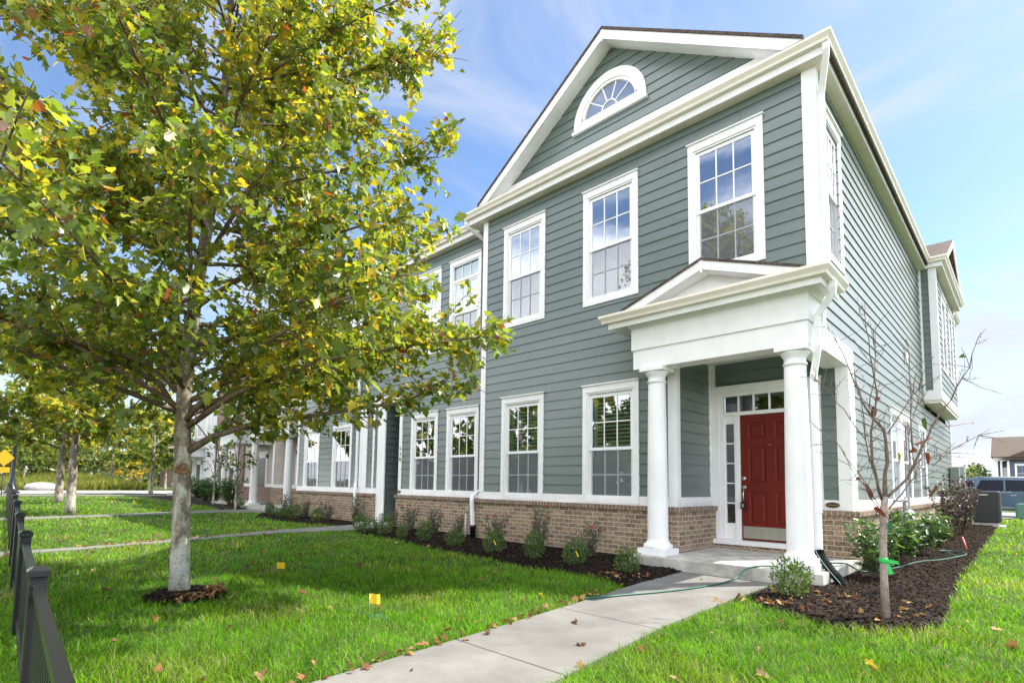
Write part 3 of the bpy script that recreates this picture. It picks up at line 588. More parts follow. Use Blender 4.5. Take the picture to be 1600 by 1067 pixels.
# half round window
hw = MB(); cx, cz, ro, ri = -3.295, 7.935, 0.765, 0.55
def arc(r, n=28, a0=0.0, a1=math.pi): return [(cx+r*math.cos(a0+(a1-a0)*i/n), cz+r*math.sin(a0+(a1-a0)*i/n)) for i in range(n+1)]
def ring(mb, r0, r1, d0, d1, base=0.0):
    A = arc(r1); B = arc(r0)
    for i in range(len(A)-1):
        q = [(A[i][0], -d1, A[i][1]), (A[i+1][0], -d1, A[i+1][1]), (B[i+1][0], -d1, B[i+1][1]), (B[i][0], -d1, B[i][1])]
        mb.prism(q, (0, d1-d0, 0))
ring(hw, 0.60, ro, 0, 0.034); hw.box(cx-ro, cx+ro, -0.0335, 0, 7.86, 7.934); hw.box(cx-0.79, cx+0.79, -0.065, 0, 7.80, 7.859)
half = hw.build('half_round_window', WHITE, H, bevel=0.002)
f2 = MB(); ring(f2, ri, 0.5995, -0.03, 0.014); f2.box(cx-0.60, cx+0.60, -0.012, 0.03, 7.936, 8.015)
f2.build('frame', VINYL, half)
mt = MB(); hub = 0.155; c8 = 8.015
for i in range(14):
    a0, a1 = math.pi*i/14, math.pi*(i+1)/14
    q = [(cx+r*math.cos(a), 0.006, c8+r*math.sin(a)) for r, a in ((hub+0.010, a0), (hub+0.010, a1), (hub-0.010, a1), (hub-0.010, a0))]; mt.prism(q, (0, 0.012, 0))
for ang in (36, 72, 108, 144):
    a = R_(ang); dx, dz = math.cos(a), math.sin(a); px, pz = -dz*0.009, dx*0.009; r1 = 0.51
    q = [(cx+dx*(hub+0.01)+px, 0.006, c8+dz*(hub+0.01)+pz), (cx+dx*(hub+0.01)-px, 0.006, c8+dz*(hub+0.01)-pz), (cx+dx*r1-px, 0.006, c8+dz*r1-pz), (cx+dx*r1+px, 0.006, c8+dz*r1+pz)]; mt.prism(q, (0, 0.012, 0))
mt.build('muntin', VINYL, half)
pn = MB(); pn.poly([(x, 0.02, z) for x, z in arc(0.57)]); pn.v = [(x, y, max(z, 7.95)) for x, y, z in pn.v]; pn.build('pane', GLASS_UP, half)
ib = MB(); ib.add([(cx-.6, .05, 7.9), (cx+.6, .05, 7.9), (cx+.6, .05, 8.6), (cx-.6, .05, 8.6), (cx-.6, .9, 7.9), (cx+.6, .9, 7.9), (cx+.6, .9, 8.6), (cx-.6, .9, 8.6)], [(4,5,6,7),(0,1,5,4),(1,2,6,5),(2,3,7,6),(3,0,4,7)])
ib.build('dark_interior', mat('violet_grey_curtain', (0.12, 0.11, 0.14), 0.9), half)
# eaves: soffit, fascia, gutter
path = [(-6.88, 0.30), (-6.88, -0.18), (0.165, -0.18), (0.165, 9.40), (0.505, 9.40), (0.505, 14.3)]
f = MB(); f.sweep(path, [(-0.02, 6.935), (0.0, 6.935), (0.0, 7.155), (-0.02, 7.155)]); f.build('fascia', WHITE, H)
so = MB(); so.box(-6.86, 0.145, -0.16, 0.0, 6.93, 6.95); so.box(-6.86, -6.54, 0.0005, 0.35, 6.93, 6.95); so.box(0.0005, 0.145, 0.0005, 9.42, 6.93, 6.95); so.box(0.0005, 0.485, 9.4205, 14.3, 6.93, 6.95); so.box(0.0005, 0.30, 14.301, 15.8, 6.80, 6.82)
so.build('soffit', CREAM, H)
gu = MB(); gu.sweep(path, K_PROF(7.05)); gu.sweep([(0.30, 14.45), (0.30, 15.8)], K_PROF(6.86)); gu.build('gutter', CREAM, H)
# roof
def gable_roof(mb, y0, y1, hw_, rx=RX, rz=RZ, pit=PIT, th=0.05):
    for sgn in (-1, 1):
        a = (rx, rz); b = (rx+sgn*hw_, rz-pit*hw_)
        q = [(a[0], y0, a[1]), (b[0], y0, b[1]), (b[0], y0, b[1]-th), (a[0], y0, a[1]-th)]; mb.prism(q, (0, y1-y0, 0))
ro_ = MB(); gable_roof(ro_, -0.325, -0.166, 3.21); gable_roof(ro_, -0.165, 15.8, 3.46); roof = ro_.build('roof', SHINGLE, H)
def rake(mb, rx, rz, pit, y0, y1, zo, h, zcut):
    for sgn in (-1, 1):
        et, eb = (rz+zo-zcut)/pit, (rz+zo-h-zcut)/pit; o = 0.0005*sgn
        mb.prism([(rx+o, y0, rz+zo), (rx+sgn*et, y0, zcut), (rx+sgn*eb, y0, zcut), (rx+o, y0, rz+zo-h)], (0, y1-y0, 0))
rk = MB(); rake(rk, RX, RZ, PIT, -0.305, -0.28, -0.052, 0.175, 7.174); rake(rk, RX, RZ, PIT, -0.279, 0.0, -0.20, 0.02, 7.21)
rk.prism([(RX-0.03, -0.312, RZ-0.05), (RX+0.03, -0.312, RZ-0.05), (RX+0.012, -0.312, RZ-0.27), (RX-0.012, -0.312, RZ-0.27)], (0, 0.031, 0))
rk.build('rake_board', WHITE, H)
bk = MB(); bk.box(-6.5, -0.03, 15.55, 15.6, 1, 6.9); bk.poly([(-6.5, 15.6, 6.9), (-0.03, 15.6, 6.9), (RX, 15.6, 9.2)]); bk.build('rear_wall', SIDING, H)
pent = MB(); pent.poly([(-6.86, -0.166, 7.156), (0.145, -0.166, 7.156), (0.145, -0.001, 7.20), (-6.86, -0.001, 7.20)]); pent.build('gutter_flashing', WHITE, H)
# small cross gable over the bay
cg = MB(); ry, rzz, ex = 11.55, 8.32, 0.60
for sgn in (-1, 1):
    hw_ = 2.25; q = [(ex, ry, rzz), (ex, ry+sgn*hw_, 7.16), (ex, ry+sgn*hw_, 7.11), (ex, ry, rzz-0.05)]
    cg.prism(q, (-2.6, 0, 0))
cg.build('bay_roof', SHINGLE, H)
ck = MB()
for sgn in (-1, 1):
    q = [(ex+0.015, ry, rzz-0.04), (ex+0.015, ry+sgn*2.2, 7.14), (ex+0.015, ry+sgn*1.95, 7.14), (ex+0.015, ry, rzz-0.20)]; ck.prism(q, (-0.03, 0, 0))
ck.poly([(BX+.1, ry-2.0, 7.1), (BX+.1, ry+2.0, 7.1), (BX+.1, ry, rzz-0.1)])
ck.build('bay_gable_trim', WHITE, H)
# downspouts
def downspout(pts, parent, w=0.078, d=0.058, straps=()):
    m_ = MB(); m_.recttube(pts, w, d)
    for x, y, z in straps: m_.box(x-w/2-0.008, x+w/2+0.008, y-d/2-0.006, y+d/2+0.004, z-0.012, z+0.012)
    return m_.build('downspout', WHITE, parent, bevel=0.006)
downspout([(0.20, -0.20, 7.06), (0.20, -0.20, 6.96), (0.19, -0.16, 6.90), (0.09, 0.03, 6.62), (0.066, 0.07, 6.54), (0.066, 0.075, 6.44), (0.066, 0.075, 4.02), (0.066, 0.03, 3.92)], H, straps=[(0.066, 0.075, 6.2), (0.066, 0.075, 4.6)])
downspout([(-6.93, -0.20, 7.06), (-6.93, -0.20, 6.98), (-6.91, -0.16, 6.92), (-6.74, 0.16, 6.70), (-6.70, 0.235, 6.62), (-6.70, 0.245, 6.5), (-6.70, 0.245, 1.18), (-6.69, 0.22, 1.08), (-6.62, -0.13, 0.93), (-6.60, -0.17, 0.85), (-6.55, -0.17, 0.30)], H, straps=[(-6.70, 0.245, 5.2), (-6.70, 0.245, 1.6)])
# porch: slab, columns, beam, pediment roof
p = MB(); p.prism([(-2.42, -0.80, -0.05), (0.09, -0.66, -0.05), (0.09, 1.19, -0.05), (-1.97, 1.19, -0.05), (-1.97, -0.09, -0.05), (-2.42, -0.09, -0.05)], (0, 0, 0.245)); p.build('porch_slab', CONC2, H, bevel=0.015)
sl = MB(); sl.box(-2.03, -0.36, 1.10, 1.285, 0.2625, 0.335); sl.build('door_sill', WHITE, H, bevel=0.006)
def column(c, z0, z1, r, parent, pl=0.22, cap=0.19):
    x, y = c; m_ = MB(); m_.box(x-pl, x+pl, y-pl, y+pl, z0, z0+0.085); m_.box(x-cap, x+cap, y-cap, y+cap, z1-0.062, z1)
    h = z1-z0
    m_.lathe((x, y, z0), [(r*1.38, 0.086), (r*1.42, 0.11), (r*1.38, 0.145), (r*1.20, 0.155), (r*1.18, 0.175), (r*1.04, 0.195), (r, 0.24), (r*0.99, h*0.35), (r*0.86, h-0.26), (r*0.85, h-0.235), (r*0.94, h-0.232), (r*0.95, h-0.212), (r*0.85, h-0.208), (r*0.86, h-0.14), (r*1.06, h-0.10), (r*1.18, h-0.064)], 32)
    return m_.build('column', WHITE, parent)
column((-2.13, -0.46), 0.195, 2.985, 0.150, H); column((-0.215, -0.42), 0.195, 2.985, 0.150, H)
b = MB()
b.box(-2.47, -0.02, -0.575, -0.27, 2.985, 3.28); b.box(-2.49, 0.0, -0.60, -0.26, 3.281, 3.74)
b.box(-0.29, -0.02, -0.269, -0.001, 2.985, 3.28); b.box(-0.30, 0.0, -0.259, -0.001, 3.281, 3.74)
b.box(-0.30, 0.022, 0.0, 1.46, 3.001, 3.305)
b.box(-2.47, -2.18, -0.269, -0.035, 2.985, 3.28); b.box(-2.49, -2.17, -0.259, -0.035, 3.281, 3.74)
b.build('porch_beam', WHITE, H, bevel=0.004)
c = MB(); c.box(-2.17, -0.30, -0.26, 0.0, 3.30, 3.32); c.box(-2.06, -0.301, 0.001, 1.28, 3.30, 3.32); c.build('porch_ceiling', WHITE, H)
ppath = [(-2.79, 0.0), (-2.79, -0.78), (0.195, -0.78), (0.195, 0.06)]
pg = MB(); pg.sweep(ppath, K_PROF(3.725)); pg.build('porch_gutter', CREAM, H)
pf = MB(); pf.sweep(ppath, [(-0.02, 3.64), (0.0, 3.64), (0.0, 3.82), (-0.02, 3.82)])
pf.box(-2.77, 0.175, -0.76, -0.601, 3.71, 3.725); pf.box(0.001, 0.175, -0.6005, 0.0, 3.71, 3.725); pf.box(-2.77, -2.491, -0.6005, -0.03, 3.71, 3.725)
pf.sweep([(-2.49, -0.03), (-2.49, -0.60), (0.0, -0.60), (0.0, -0.03)], [(0.0, 3.62), (0.02, 3.62), (0.06, 3.71), (0.0, 3.71)])
pf.build('porch_soffit', WHITE, H)
pr = MB(); px_, pz_, ppit = -1.23, 4.33, 0.36
for sgn in (-1, 1):
    for (y0, y1, e) in ((-0.885, -0.785, 1.28), (-0.784, -0.04, 1.40)):
        q = [(px_, y0, pz_), (px_+sgn*e, y0, pz_-ppit*e), (px_+sgn*e, y0, pz_-ppit*e-0.035), (px_, y0, pz_-0.035)]; pr.prism(q, (0, y1-y0, 0))
pr.build('porch_roof', SHINGLE, H)
pk = MB(); rake(pk, px_, pz_, ppit, -0.87, -0.845, -0.037, 0.125, 3.848); rake(pk, px_, pz_, ppit, -0.844, -0.62, -0.15, 0.015, 3.865)
pk.prism([(px_-0.03, -0.877, pz_-0.036), (px_+0.03, -0.877, pz_-0.036), (px_+0.012, -0.877, pz_-0.21), (px_-0.012, -0.877, pz_-0.21)], (0, 0.03, 0))
pk.poly([(px_-1.25, -0.61, 3.75), (px_+1.25, -0.61, 3.75), (px_, -0.61, 4.22)])
pk.prism([(px_-0.72, -0.612, 3.80), (px_+0.72, -0.612, 3.80), (px_, -0.612, 4.08)], (0, -0.012, 0))
pk.poly([(-2.77, -0.779, 3.815), (0.175, -0.779, 3.815), (0.175, -0.04, 3.86), (-2.77, -0.04, 3.86)])
pk.build('porch_pediment', WHITE, H)
downspout([(0.255, -0.50, 3.73), (0.255, -0.50, 3.64), (0.245, -0.48, 3.58), (0.12, -0.42, 3.44), (0.052, -0.39, 3.36), (0.045, -0.385, 3.28), (0.045, -0.385, 2.98), (0.03, -0.37, 2.90), (-0.035, -0.28, 2.66), (-0.045, -0.265, 2.58), (-0.045, -0.265, 0.44), (-0.03, -0.28, 0.38)], H, straps=[(0.045, -0.385, 3.22), (-0.045, -0.265, 2.4), (-0.045, -0.265, 0.9)])
# entry: casing, transom, sidelight, door
D = Face('x', 1.28, -1)
e = MB()
D.box(e, -2.03, -1.90, 0, 0.05, 0.336, 2.78); D.box(e, -2.05, -0.34, 0, 0.054, 2.781, 2.875); D.box(e, -2.06, -0.33, 0, 0.075, 2.876, 2.905); D.box(e, -0.52, -0.345, 0, 0.05, 0.876, 2.78); D.box(e, -0.52, -0.36, 0, 0.05, 0.336, 0.875)
D.box(e, -1.899, -0.521, -0.05, 0.03, 2.725, 2.78); D.box(e, -1.899, -1.83, -0.05, 0.03, 0.336, 2.724); D.box(e, -0.60, -0.521, -0.05, 0.03, 0.336, 2.724)
D.box(e, -1.829, -0.601, -0.05, 0.032, 2.395, 2.455); D.box(e, -1.64, -1.56, -0.05, 0.032, 0.336, 2.394); D.box(e, -0.632, -0.601, -0.05, 0.03, 0.336, 2.394)
ent = e.build('door_surround', WHITE, H, bevel=0.003)
sp = MB(); D.box(sp, -1.829, -1.641, -0.045, 0.0, 0.336, 0.60); D.box(sp, -1.829, -1.641, -0.045, 0.0, 2.26, 2.394); D.box(sp, -1.829, -1.807, -0.045, 0.0, 0.601, 2.259); D.box(sp, -1.665, -1.641, -0.045, 0.0, 0.601, 2.259)
for i in range(1, 5): z = 0.60+1.66*i/5; D.box(sp, -1.806, -1.666, -0.03, -0.004, z-0.010, z+0.010)
sp.build('sidelight', VINYL, H, bevel=0.002)
tp = MB()
for i in range(1, 5): x = -1.829+1.228*i/5; D.box(tp, x-0.012, x+0.012, -0.03, 0.0, 2.456, 2.724)
tp.build('transom_muntin', VINYL, H)
gp = MB(); D.quad(gp, -1.829, -0.601, -0.033, 2.456, 2.724); D.quad(gp, -1.806, -1.666, -0.035, 0.601, 2.259); gp.build('entry_pane', GLASS_D, H)
ib = MB()
for (a, b_, z0, z1) in ((-1.82, -0.61, 2.45, 2.73), (-1.82, -1.645, 0.4, 2.38)):
    ib.add([(a, 1.335, z0), (b_, 1.335, z0), (b_, 1.335, z1), (a, 1.335, z1), (a, 2.2, z0), (b_, 2.2, z0), (b_, 2.2, z1), (a, 2.2, z1)], [(4,5,6,7),(0,1,5,4),(1,2,6,5),(2,3,7,6),(3,0,4,7)])
ib.build('dark_interior', ROOM, H)
dr = MB(); dx0, dx1, dz0, dz1 = -1.555, -0.634, 0.345, 2.388; dd = 0.0
panels = [(-1.435, -1.165, 2.00, 2.26), (-1.025, -0.755, 2.00, 2.26), (-1.435, -1.165, 1.28, 1.87), (-1.025, -0.755, 1.28, 1.87), (-1.435, -1.165, 0.60, 1.12), (-1.025, -0.755, 0.60, 1.12)]
xs = [dx0, -1.435, -1.165, -1.025, -0.755, dx1]; zs = [dz0, 0.60, 1.12, 1.28, 1.87, 2.00, 2.26, dz1]
for i in range(5):
    for j in range(7):
        if i in (1, 3) and j in (1, 3, 5): continue
        D.quad(dr, xs[i], xs[i+1], dd, zs[j], zs[j+1])
for (a, b_, z0, z1) in panels:
    lv = [(0, dd), (0.018, dd-0.014), (0.034, dd-0.014), (0.055, dd-0.004)]
    rings = [[D.pt(a+o, d, z0+o), D.pt(b_-o, d, z0+o), D.pt(b_-o, d, z1-o), D.pt(a+o, d, z1-o)] for o, d in lv]
    for r0, r1 in zip(rings, rings[1:]):
        for k in range(4): dr.poly([r0[k], r0[(k+1) % 4], r1[(k+1) % 4], r1[k]])
    dr.poly(rings[-1])
D.box(dr, dx0, dx1, -0.045, -0.016, dz0, dz1)
door = dr.build('door', RED, H)
k = MB(); D.box(k, dx0+0.02, dx1-0.02, 0.0005, 0.004, 0.372, 0.565); k.build('kick_plate', STEEL, door)
hn = MB(); hx = -1.508
db = MB(); db.lathe((hx, 1.28, 1.345), [(0.036, 0.0), (0.036, -0.008), (0.028, -0.016), (0.012, -0.022)], 20, 'y'); db.build('deadbolt', NICKEL, door)
hn.lathe((hx, 1.28, 1.20), [(0.034, 0.0), (0.034, -0.008), (0.025, -0.014)], 20, 'y'); hn.box(hx-0.012, hx+0.012, 1.255, 1.262, 1.165, 1.20)
hn.tube([(hx, 1.275, 1.165), (hx, 1.235, 1.14), (hx, 1.222, 1.08), (hx, 1.228, 1.0), (hx, 1.25, 0.95), (hx, 1.277, 0.935)], [0.011, 0.010, 0.011, 0.011, 0.009, 0.012], 10)
hn.build('handle', NICKEL, door)
pp = MB(); pp.lathe((-1.095, 1.28, 1.89), [(0.010, 0.0), (0.010, -0.004), (0.005, -0.006)], 12, 'y'); pp.build('peephole', NICKEL, door)
lb = MB(); lb.box(hx-0.035, hx+0.04, 1.185, 1.232, 0.845, 0.955); lb.tube([(hx-0.02, 1.21, 0.95), (hx-0.02, 1.21, 1.0), (hx, 1.212, 1.022), (hx+0.02, 1.21, 1.0), (hx+0.02, 1.21, 0.95)], 0.005, 8)
lbo = tag(lb.build('lock_box', BLACK, None, bevel=0.006), 'small black key lock box hanging from the red door handle', 'lock box')
lf = MB(); lf.box(hx-0.016, hx+0.022, 1.1815, 1.1845, 0.875, 0.925); lf.build('keypad', NICKEL, lbo)
def plaque(x, y, z, rx, rz_, face_y, parent):
    m_ = MB(); n = 28
    m_.prism([(x+rx*math.cos(2*math.pi*i/n), face_y, z+rz_*math.sin(2*math.pi*i/n)) for i in range(n)], (0, -0.010, 0))
    o = m_.build('address_plaque', BLACK, parent)
    g_ = MB()
    for i in range(n):
        a0, a1 = 2*math.pi*i/n, 2*math.pi*(i+1)/n
        g_.prism([(x+s_*rx*math.cos(a), face_y-0.0105, z+s_*rz_*math.sin(a)) for s_, a in ((0.93, a0), (0.93, a1), (0.85, a1), (0.85, a0))], (0, -0.003, 0))
    for i in range(9): xx = x-rx*0.6+i*rx*0.15; g_.box(xx-rx*0.045, xx+rx*0.045, face_y-0.0135, face_y-0.0105, z-rz_*0.25, z+rz_*(0.2 if i % 3 else 0.32))
    g_.build('gilt_rim', mat('dull_gold', (0.42, 0.30, 0.10), 0.4, 0.5, 0.8), o)
plaque(-0.232, 0, 0.955, 0.095, 0.042, 1.2545, H)
vt = MB(); SIDE.box(vt, 6.6, 6.75, 0.015, 0.05, 3.98, 4.22); vt.build('wall_vent', WHITE, H, bevel=0.004)

# ================================================================== MIDDLE TOWNHOUSE (number 530)
H2 = empty('townhouse', (-11, 5, 0), 'sage green middle townhouse marked 530 with shaded entry recess beside the sycamore', 'house')
YF = 0.35; F2 = Face('x', YF, -1); Lx = (-10.05, -6.58)
w530 = [(-8.10, -6.97), (-9.54, -8.44), (-13.68, -12.52), (-15.62, -14.56)]
holes = [(a+0.11, b-0.11, 0.9, 2.80) for a, b in w530]+[(a+0.11, b-0.11, 4.52, 6.42) for a, b in w530]+[(-10.75, -10.0, 0.0, 3.3)]
s = siding(F2, -16.10, -6.60, 1.027, 6.93, holes); s.build('front_siding', SIDING, H2)
rl = Face('y', -10.74, 1); rb = Face('x', 2.2, -1); rr_ = Face('y', -10.02, -1)
s = siding(rl, YF, 2.2, 0.13, 3.3, phase=0.152); siding(rb, -10.74, -10.02, 0.13, 3.3, phase=0.152, mb=s); siding(rr_, YF+.1, 2.2, 0.13, 3.3, phase=.152, mb=s); s.build('entry_siding', SIDING, H2)
c = MB(); c.box(-10.74, -10.02, YF, 2.2, 3.3, 3.32); c.build('entry_ceiling', WHITE, H2)
t = MB(); F2.box(t, -10.06, -9.93, 0, 0.03, 1.027, 3.3); F2.box(t, -10.06, -6.58, 0, 0.024, 0.876, 1.026); F2.box(t, -6.62, -6.55, 0, 0.028, 1.027, 6.93)
F2.box(t, -11.10, -10.72, 0, 0.034, 0.10, 3.3); F2.box(t, -16.12, -11.101, 0, 0.024, 0.876, 1.026); F2.box(t, -11.36, -11.27, 0, 0.03, 1.027, 3.3); F2.box(t, -12.06, -11.66, 0, 0.03, 1.027, 3.3); F2.box(t, -16.14, -16.02, 0, 0.03, 1.027, 6.93)
F2.box(t, -11.36, -9.93, 0, 0.032, 3.301, 3.55)
t.build('white_trim', WHITE, H2, bevel=0.003)
brick_base(H2, [(-10.05, -6.62, YF-0.09, YF+0.05, -0.05, 0.80), (-16.15, -11.105, YF-0.09, YF+0.05, -0.05, 0.80)], [(-10.09, -6.645, YF-0.125, YF, 0.801, 0.8755), (-16.19, -11.105, YF-0.125, YF, 0.801, 0.8755)])
for a, b_ in w530:
    window(F2, H2, a, b_, 0.90, 2.974, (a+.175, b_-.175, 0.955, 2.735), 1.83)
    window(F2, H2, a, b_, 4.42, 6.595, (a+.175, b_-.175, 4.575, 6.365), 5.25, trans=6.06)
path = [(-16.25, 3.0), (-16.25, YF-0.18), (-6.885, YF-0.18)]
f = MB(); f.sweep(path, [(-0.02, 6.935), (0, 6.935), (0, 7.155), (-0.02, 7.155)]); f.build('fascia', WHITE, H2)
so = MB(); so.box(-16.23, -6.881, YF-0.16, YF, 6.93, 6.95); so.build('soffit', CREAM, H2)
gu = MB(); gu.sweep(path, K_PROF(7.05)); gu.build('gutter', CREAM, H2)
r = MB(); r.prism([(-16.3, YF-0.17, 7.10), (-16.3, 5.5, 9.05), (-16.3, 10.8, 7.1), (-16.3, 10.8, 7.05), (-16.3, 5.5, 9.0), (-16.3, YF-0.17, 7.05)], (9.6, 0, 0)); r.build('roof', SHINGLE, H2)
gb = MB(); gb.box(-16.1, -16.05, YF+0.03, 10.6, 0, 6.93); gb.build('end_wall', SIDING, H2)
downspout([(-12.12, 0.06, 7.06), (-12.12, 0.06, 6.98), (-12.12, 0.12, 6.9), (-12.12, 0.285, 6.7), (-12.12, 0.285, 6.6), (-12.12, 0.285, 1.25), (-12.12, 0.27, 1.14), (-12.02, 0.20, 0.95), (-12.0, 0.19, 0.88), (-11.95, 0.19, 0.30)], H2)
sl = MB(); sl.box(-11.1, -10.05, -0.3, 2.2, -0.05, 0.12); sl.build('entry_slab', CONC2, H2, bevel=0.01)
for i, ch in enumerate('530'):
    cu = bpy.data.curves.new('house_number', 'FONT'); cu.body = ch; cu.size = 0.135; cu.extrude = 0.004; cu.align_x = 'CENTER'
    to = bpy.data.objects.new('house_number_tmp', cu); COL.objects.link(to); dg = bpy.context.evaluated_depsgraph_get(); me = bpy.data.meshes.new_from_object(to.evaluated_get(dg)); bpy.data.objects.remove(to)
    me.transform(Matrix.Translation((-9.99, YF-0.036, 2.04-i*0.14)) @ Matrix.Rotation(R_(90), 4, 'X')); me.materials.clear(); me.materials.append(BLACK); link('house_number', me, H2)
plaque(-9.98, 0, 0.95, 0.062, 0.04, YF-0.0245, H2)

# ================================================================== TAUPE TOWNHOUSES
def simple_house(loc, label, x0, x1, yf, yb, wallm, wins, porch, eave=6.9, ridge=9.2, brick=BRICK, hip=False, upper=None):
    h = empty('townhouse', loc, label, 'house'); f = Face('x', yf, -1); sd = Face('y', x1, 1)
    s = siding(f, x0, x1, 1.03, eave); siding(sd, yf, yb, 1.03, eave, mb=s); s.build('siding', wallm, h)
    if upper:
        u_ = MB(); u_.box(upper[0], upper[1], yf-0.09, yf, 0.876, eave); u_.build('brick_front', brick, h)
    b = MB(); b.box(x0, x1+0.09, yf-0.09, yf, -0.05, 0.87); b.box(x1, x1+0.09, yf+0.001, yb, -0.05, 0.87); b.build('brick_base', brick, h)
    t = MB(); f.box(t, x1-0.13, x1+0.03, 0, 0.03, 1.03, eave); f.box(t, x0, x0+0.13, 0, 0.03, 1.03, eave); f.box(t, x0, x1, 0, 0.028, 0.876, 1.029); sd.box(t, yf+0.001, yb, 0, 0.028, 0.876, 1.029); sd.box(t, yf+0.001, yf+0.13, 0, 0.03, 1.03, eave); t.build('white_trim', WHITE, h)
    for (a, b_, z0, z1) in wins:
        dd = 0.09 if upper and upper[0] < a < upper[1] else 0.0
        wf = Face('x', yf-dd-0.016, -1); m = (z0+z1)/2
        window(wf, h, a, b_, z0, z1, (a+.16, b_-.16, z0+.15, z1-.22), m, screen=True)
    e_ = MB(); e_.sweep([(x0-0.3, yf-0.3), (x1+0.3, yf-0.3), (x1+0.3, yb+0.3)], K_PROF(eave+0.1)); e_.box(x0-0.3, x1+0.3, yf-0.3, yf, eave, eave+0.05); e_.box(x1, x1+0.3, yf+0.001, yb, eave, eave+0.05); e_.build('eaves', CREAM, h)
    r = MB(); ym = (yf+yb)/2; z0 = eave+0.16
    A, B, C_, Dd = (x0-.32, yf-.32, z0), (x1+.32, yf-.32, z0), (x1+.32, yb+.32, z0), (x0-.32, yb+.32, z0); k = 2.6 if hip else -0.0
    E1, E2 = (x0-.3+k, ym, ridge), (x1+.3-k, ym, ridge)
    r.add([A, B, C_, Dd, E1, E2], [(0, 1, 5, 4), (1, 2, 5), (2, 3, 4, 5), (3, 0, 4)]); r.build('roof', SHINGLE, h)
    for (cx0, cx1, yc, ztop) in porch:
        for xx in (cx0, cx1): column((xx, yc), 0.15, ztop, 0.15, h)
        pb = MB(); pb.box(cx0-0.3, cx1+0.3, yc-0.17, yc+0.17, ztop+0.001, ztop+0.62); pb.box(cx1-0.04, cx1+0.3, yc+0.171, yf-0.001, ztop+0.001, ztop+0.62); pb.box(cx0-0.3, cx0+0.04, yc+0.171, yf-0.001, ztop+0.001, ztop+0.62); pb.build('porch_beam', WHITE, h)
        pr_ = MB(); pr_.sweep([(cx0-0.5, yf), (cx0-0.5, yc-0.4), (cx1+0.5, yc-0.4), (cx1+0.5, yf)], K_PROF(ztop+0.64)); pr_.box(cx0-0.5, cx1+0.5, yc-0.4, yf, ztop+0.621, ztop+0.70); pr_.build('porch_eaves', CREAM, h)
        pq = MB(); xm = (cx0+cx1)/2; pq.prism([(cx0-0.5, yc-0.4, ztop+0.74), (cx1+0.5, yc-0.4, ztop+0.74), (xm, yc-0.4, ztop+1.25)], (0, yf-yc+0.3, 0)); pq.build('porch_roof', SHINGLE, h)
        ps = MB(); ps.box(cx0-0.4, cx1+0.4, yc-0.4, yf-0.1, -0.05, 0.15); ps.build('porch_slab', CONC2, h)
        dp = MB(); dm = xm+0.1; dp.box(dm-0.45, dm+0.45, yf-0.06, yf-0.03, 0.3, 2.33); dp.build('door', mat('dark_door', (0.02, 0.02, 0.025), 0.4), h)
        dc = MB(); dc.box(dm-0.62, dm-0.451, yf-0.05, yf, 0.2, 2.5); dc.box(dm+0.451, dm+0.62, yf-0.05, yf, 0.2, 2.5); dc.box(dm-0.62, dm+0.62, yf-0.05, yf, 2.331, 2.65); dc.build('door_surround', WHITE, h)
    return h
simple_house((-20, 6, 0), 'taupe townhouse with white porch columns left of the sage green row', -22.9, -16.2, 2.3, 12, TAUPE, [(-17.9, -16.9, 4.4, 6.5), (-20.4, -19.4, 4.4, 6.5), (-22.4, -21.4, 4.4, 6.5)], [(-21.7, -18.35, 1.0, 2.95)], hip=True, ridge=9.8)
simple_house((-28, 6, 0), 'taupe townhouse behind the sycamore trunk with second white columned porch', -33.0, -24.6, 3.0, 13, TAUPE, [(-27.6, -26.5, 4.4, 6.5), (-30.4, -29.3, 4.4, 6.5), (-30.6, -29.5, 0.95, 2.9), (-32.5, -31.4, 0.95, 2.9)], [(-26.9, -25.2, 1.5, 2.95)], upper=(-33.0, -28.4), brick=BRICK2, hip=True, ridge=9.6)
simple_house((-52, 10, 0), 'pale grey townhouse at the far end of the row with white corner porch', -45.5, -33.4, 5.2, 16, PALE, [(-44.8, -43.6, 4.4, 6.4), (-42.6, -41.4, 4.4, 6.4), (-39.6, -38.4, 4.4, 6.4), (-36.6, -35.4, 4.4, 6.4), (-41.0, -39.8, 0.95, 2.8), (-38.6, -37.4, 0.95, 2.8)], [(-44.9, -43.2, 3.9, 2.9)], brick=BRICK2, hip=True, ridge=9.6)

# ================================================================== LEAVES / TREES
def leaf_template(kind):
    if kind == 'plane':   # five lobed leaf, base at origin, tip +y
        h = [(0.0, 0.0), (0.16, -0.10), (0.42, -0.03), (0.28, 0.17), (0.58, 0.42), (0.27, 0.45), (0.24, 0.70), (0.0, 1.0)]
    elif kind == 'oval': h = [(0, 0), (0.20, 0.22), (0.25, 0.5), (0.15, 0.82), (0, 1.0)]
    elif kind == 'long': h = [(0, 0), (0.12, 0.25), (0.15, 0.55), (0.09, 0.85), (0, 1.0)]
    elif kind == 'star': h = [(0, 0), (0.30, 0.10), (0.24, 0.40), (0.42, 0.62), (0.12, 0.72), (0, 1.0)]
    n = len(h); Rv = [(x, y, 0.22*x-0.10*y*y) for x, y in h]; Lv = [(-x, y, 0.22*x-0.10*y*y) for x, y in h[1:-1]]
    V = np.array(Rv+Lv); fr = np.arange(n); fl = np.array([0]+[n-1]+list(range(n+len(Lv)-1, n-1, -1)))
    return V, fr, fl
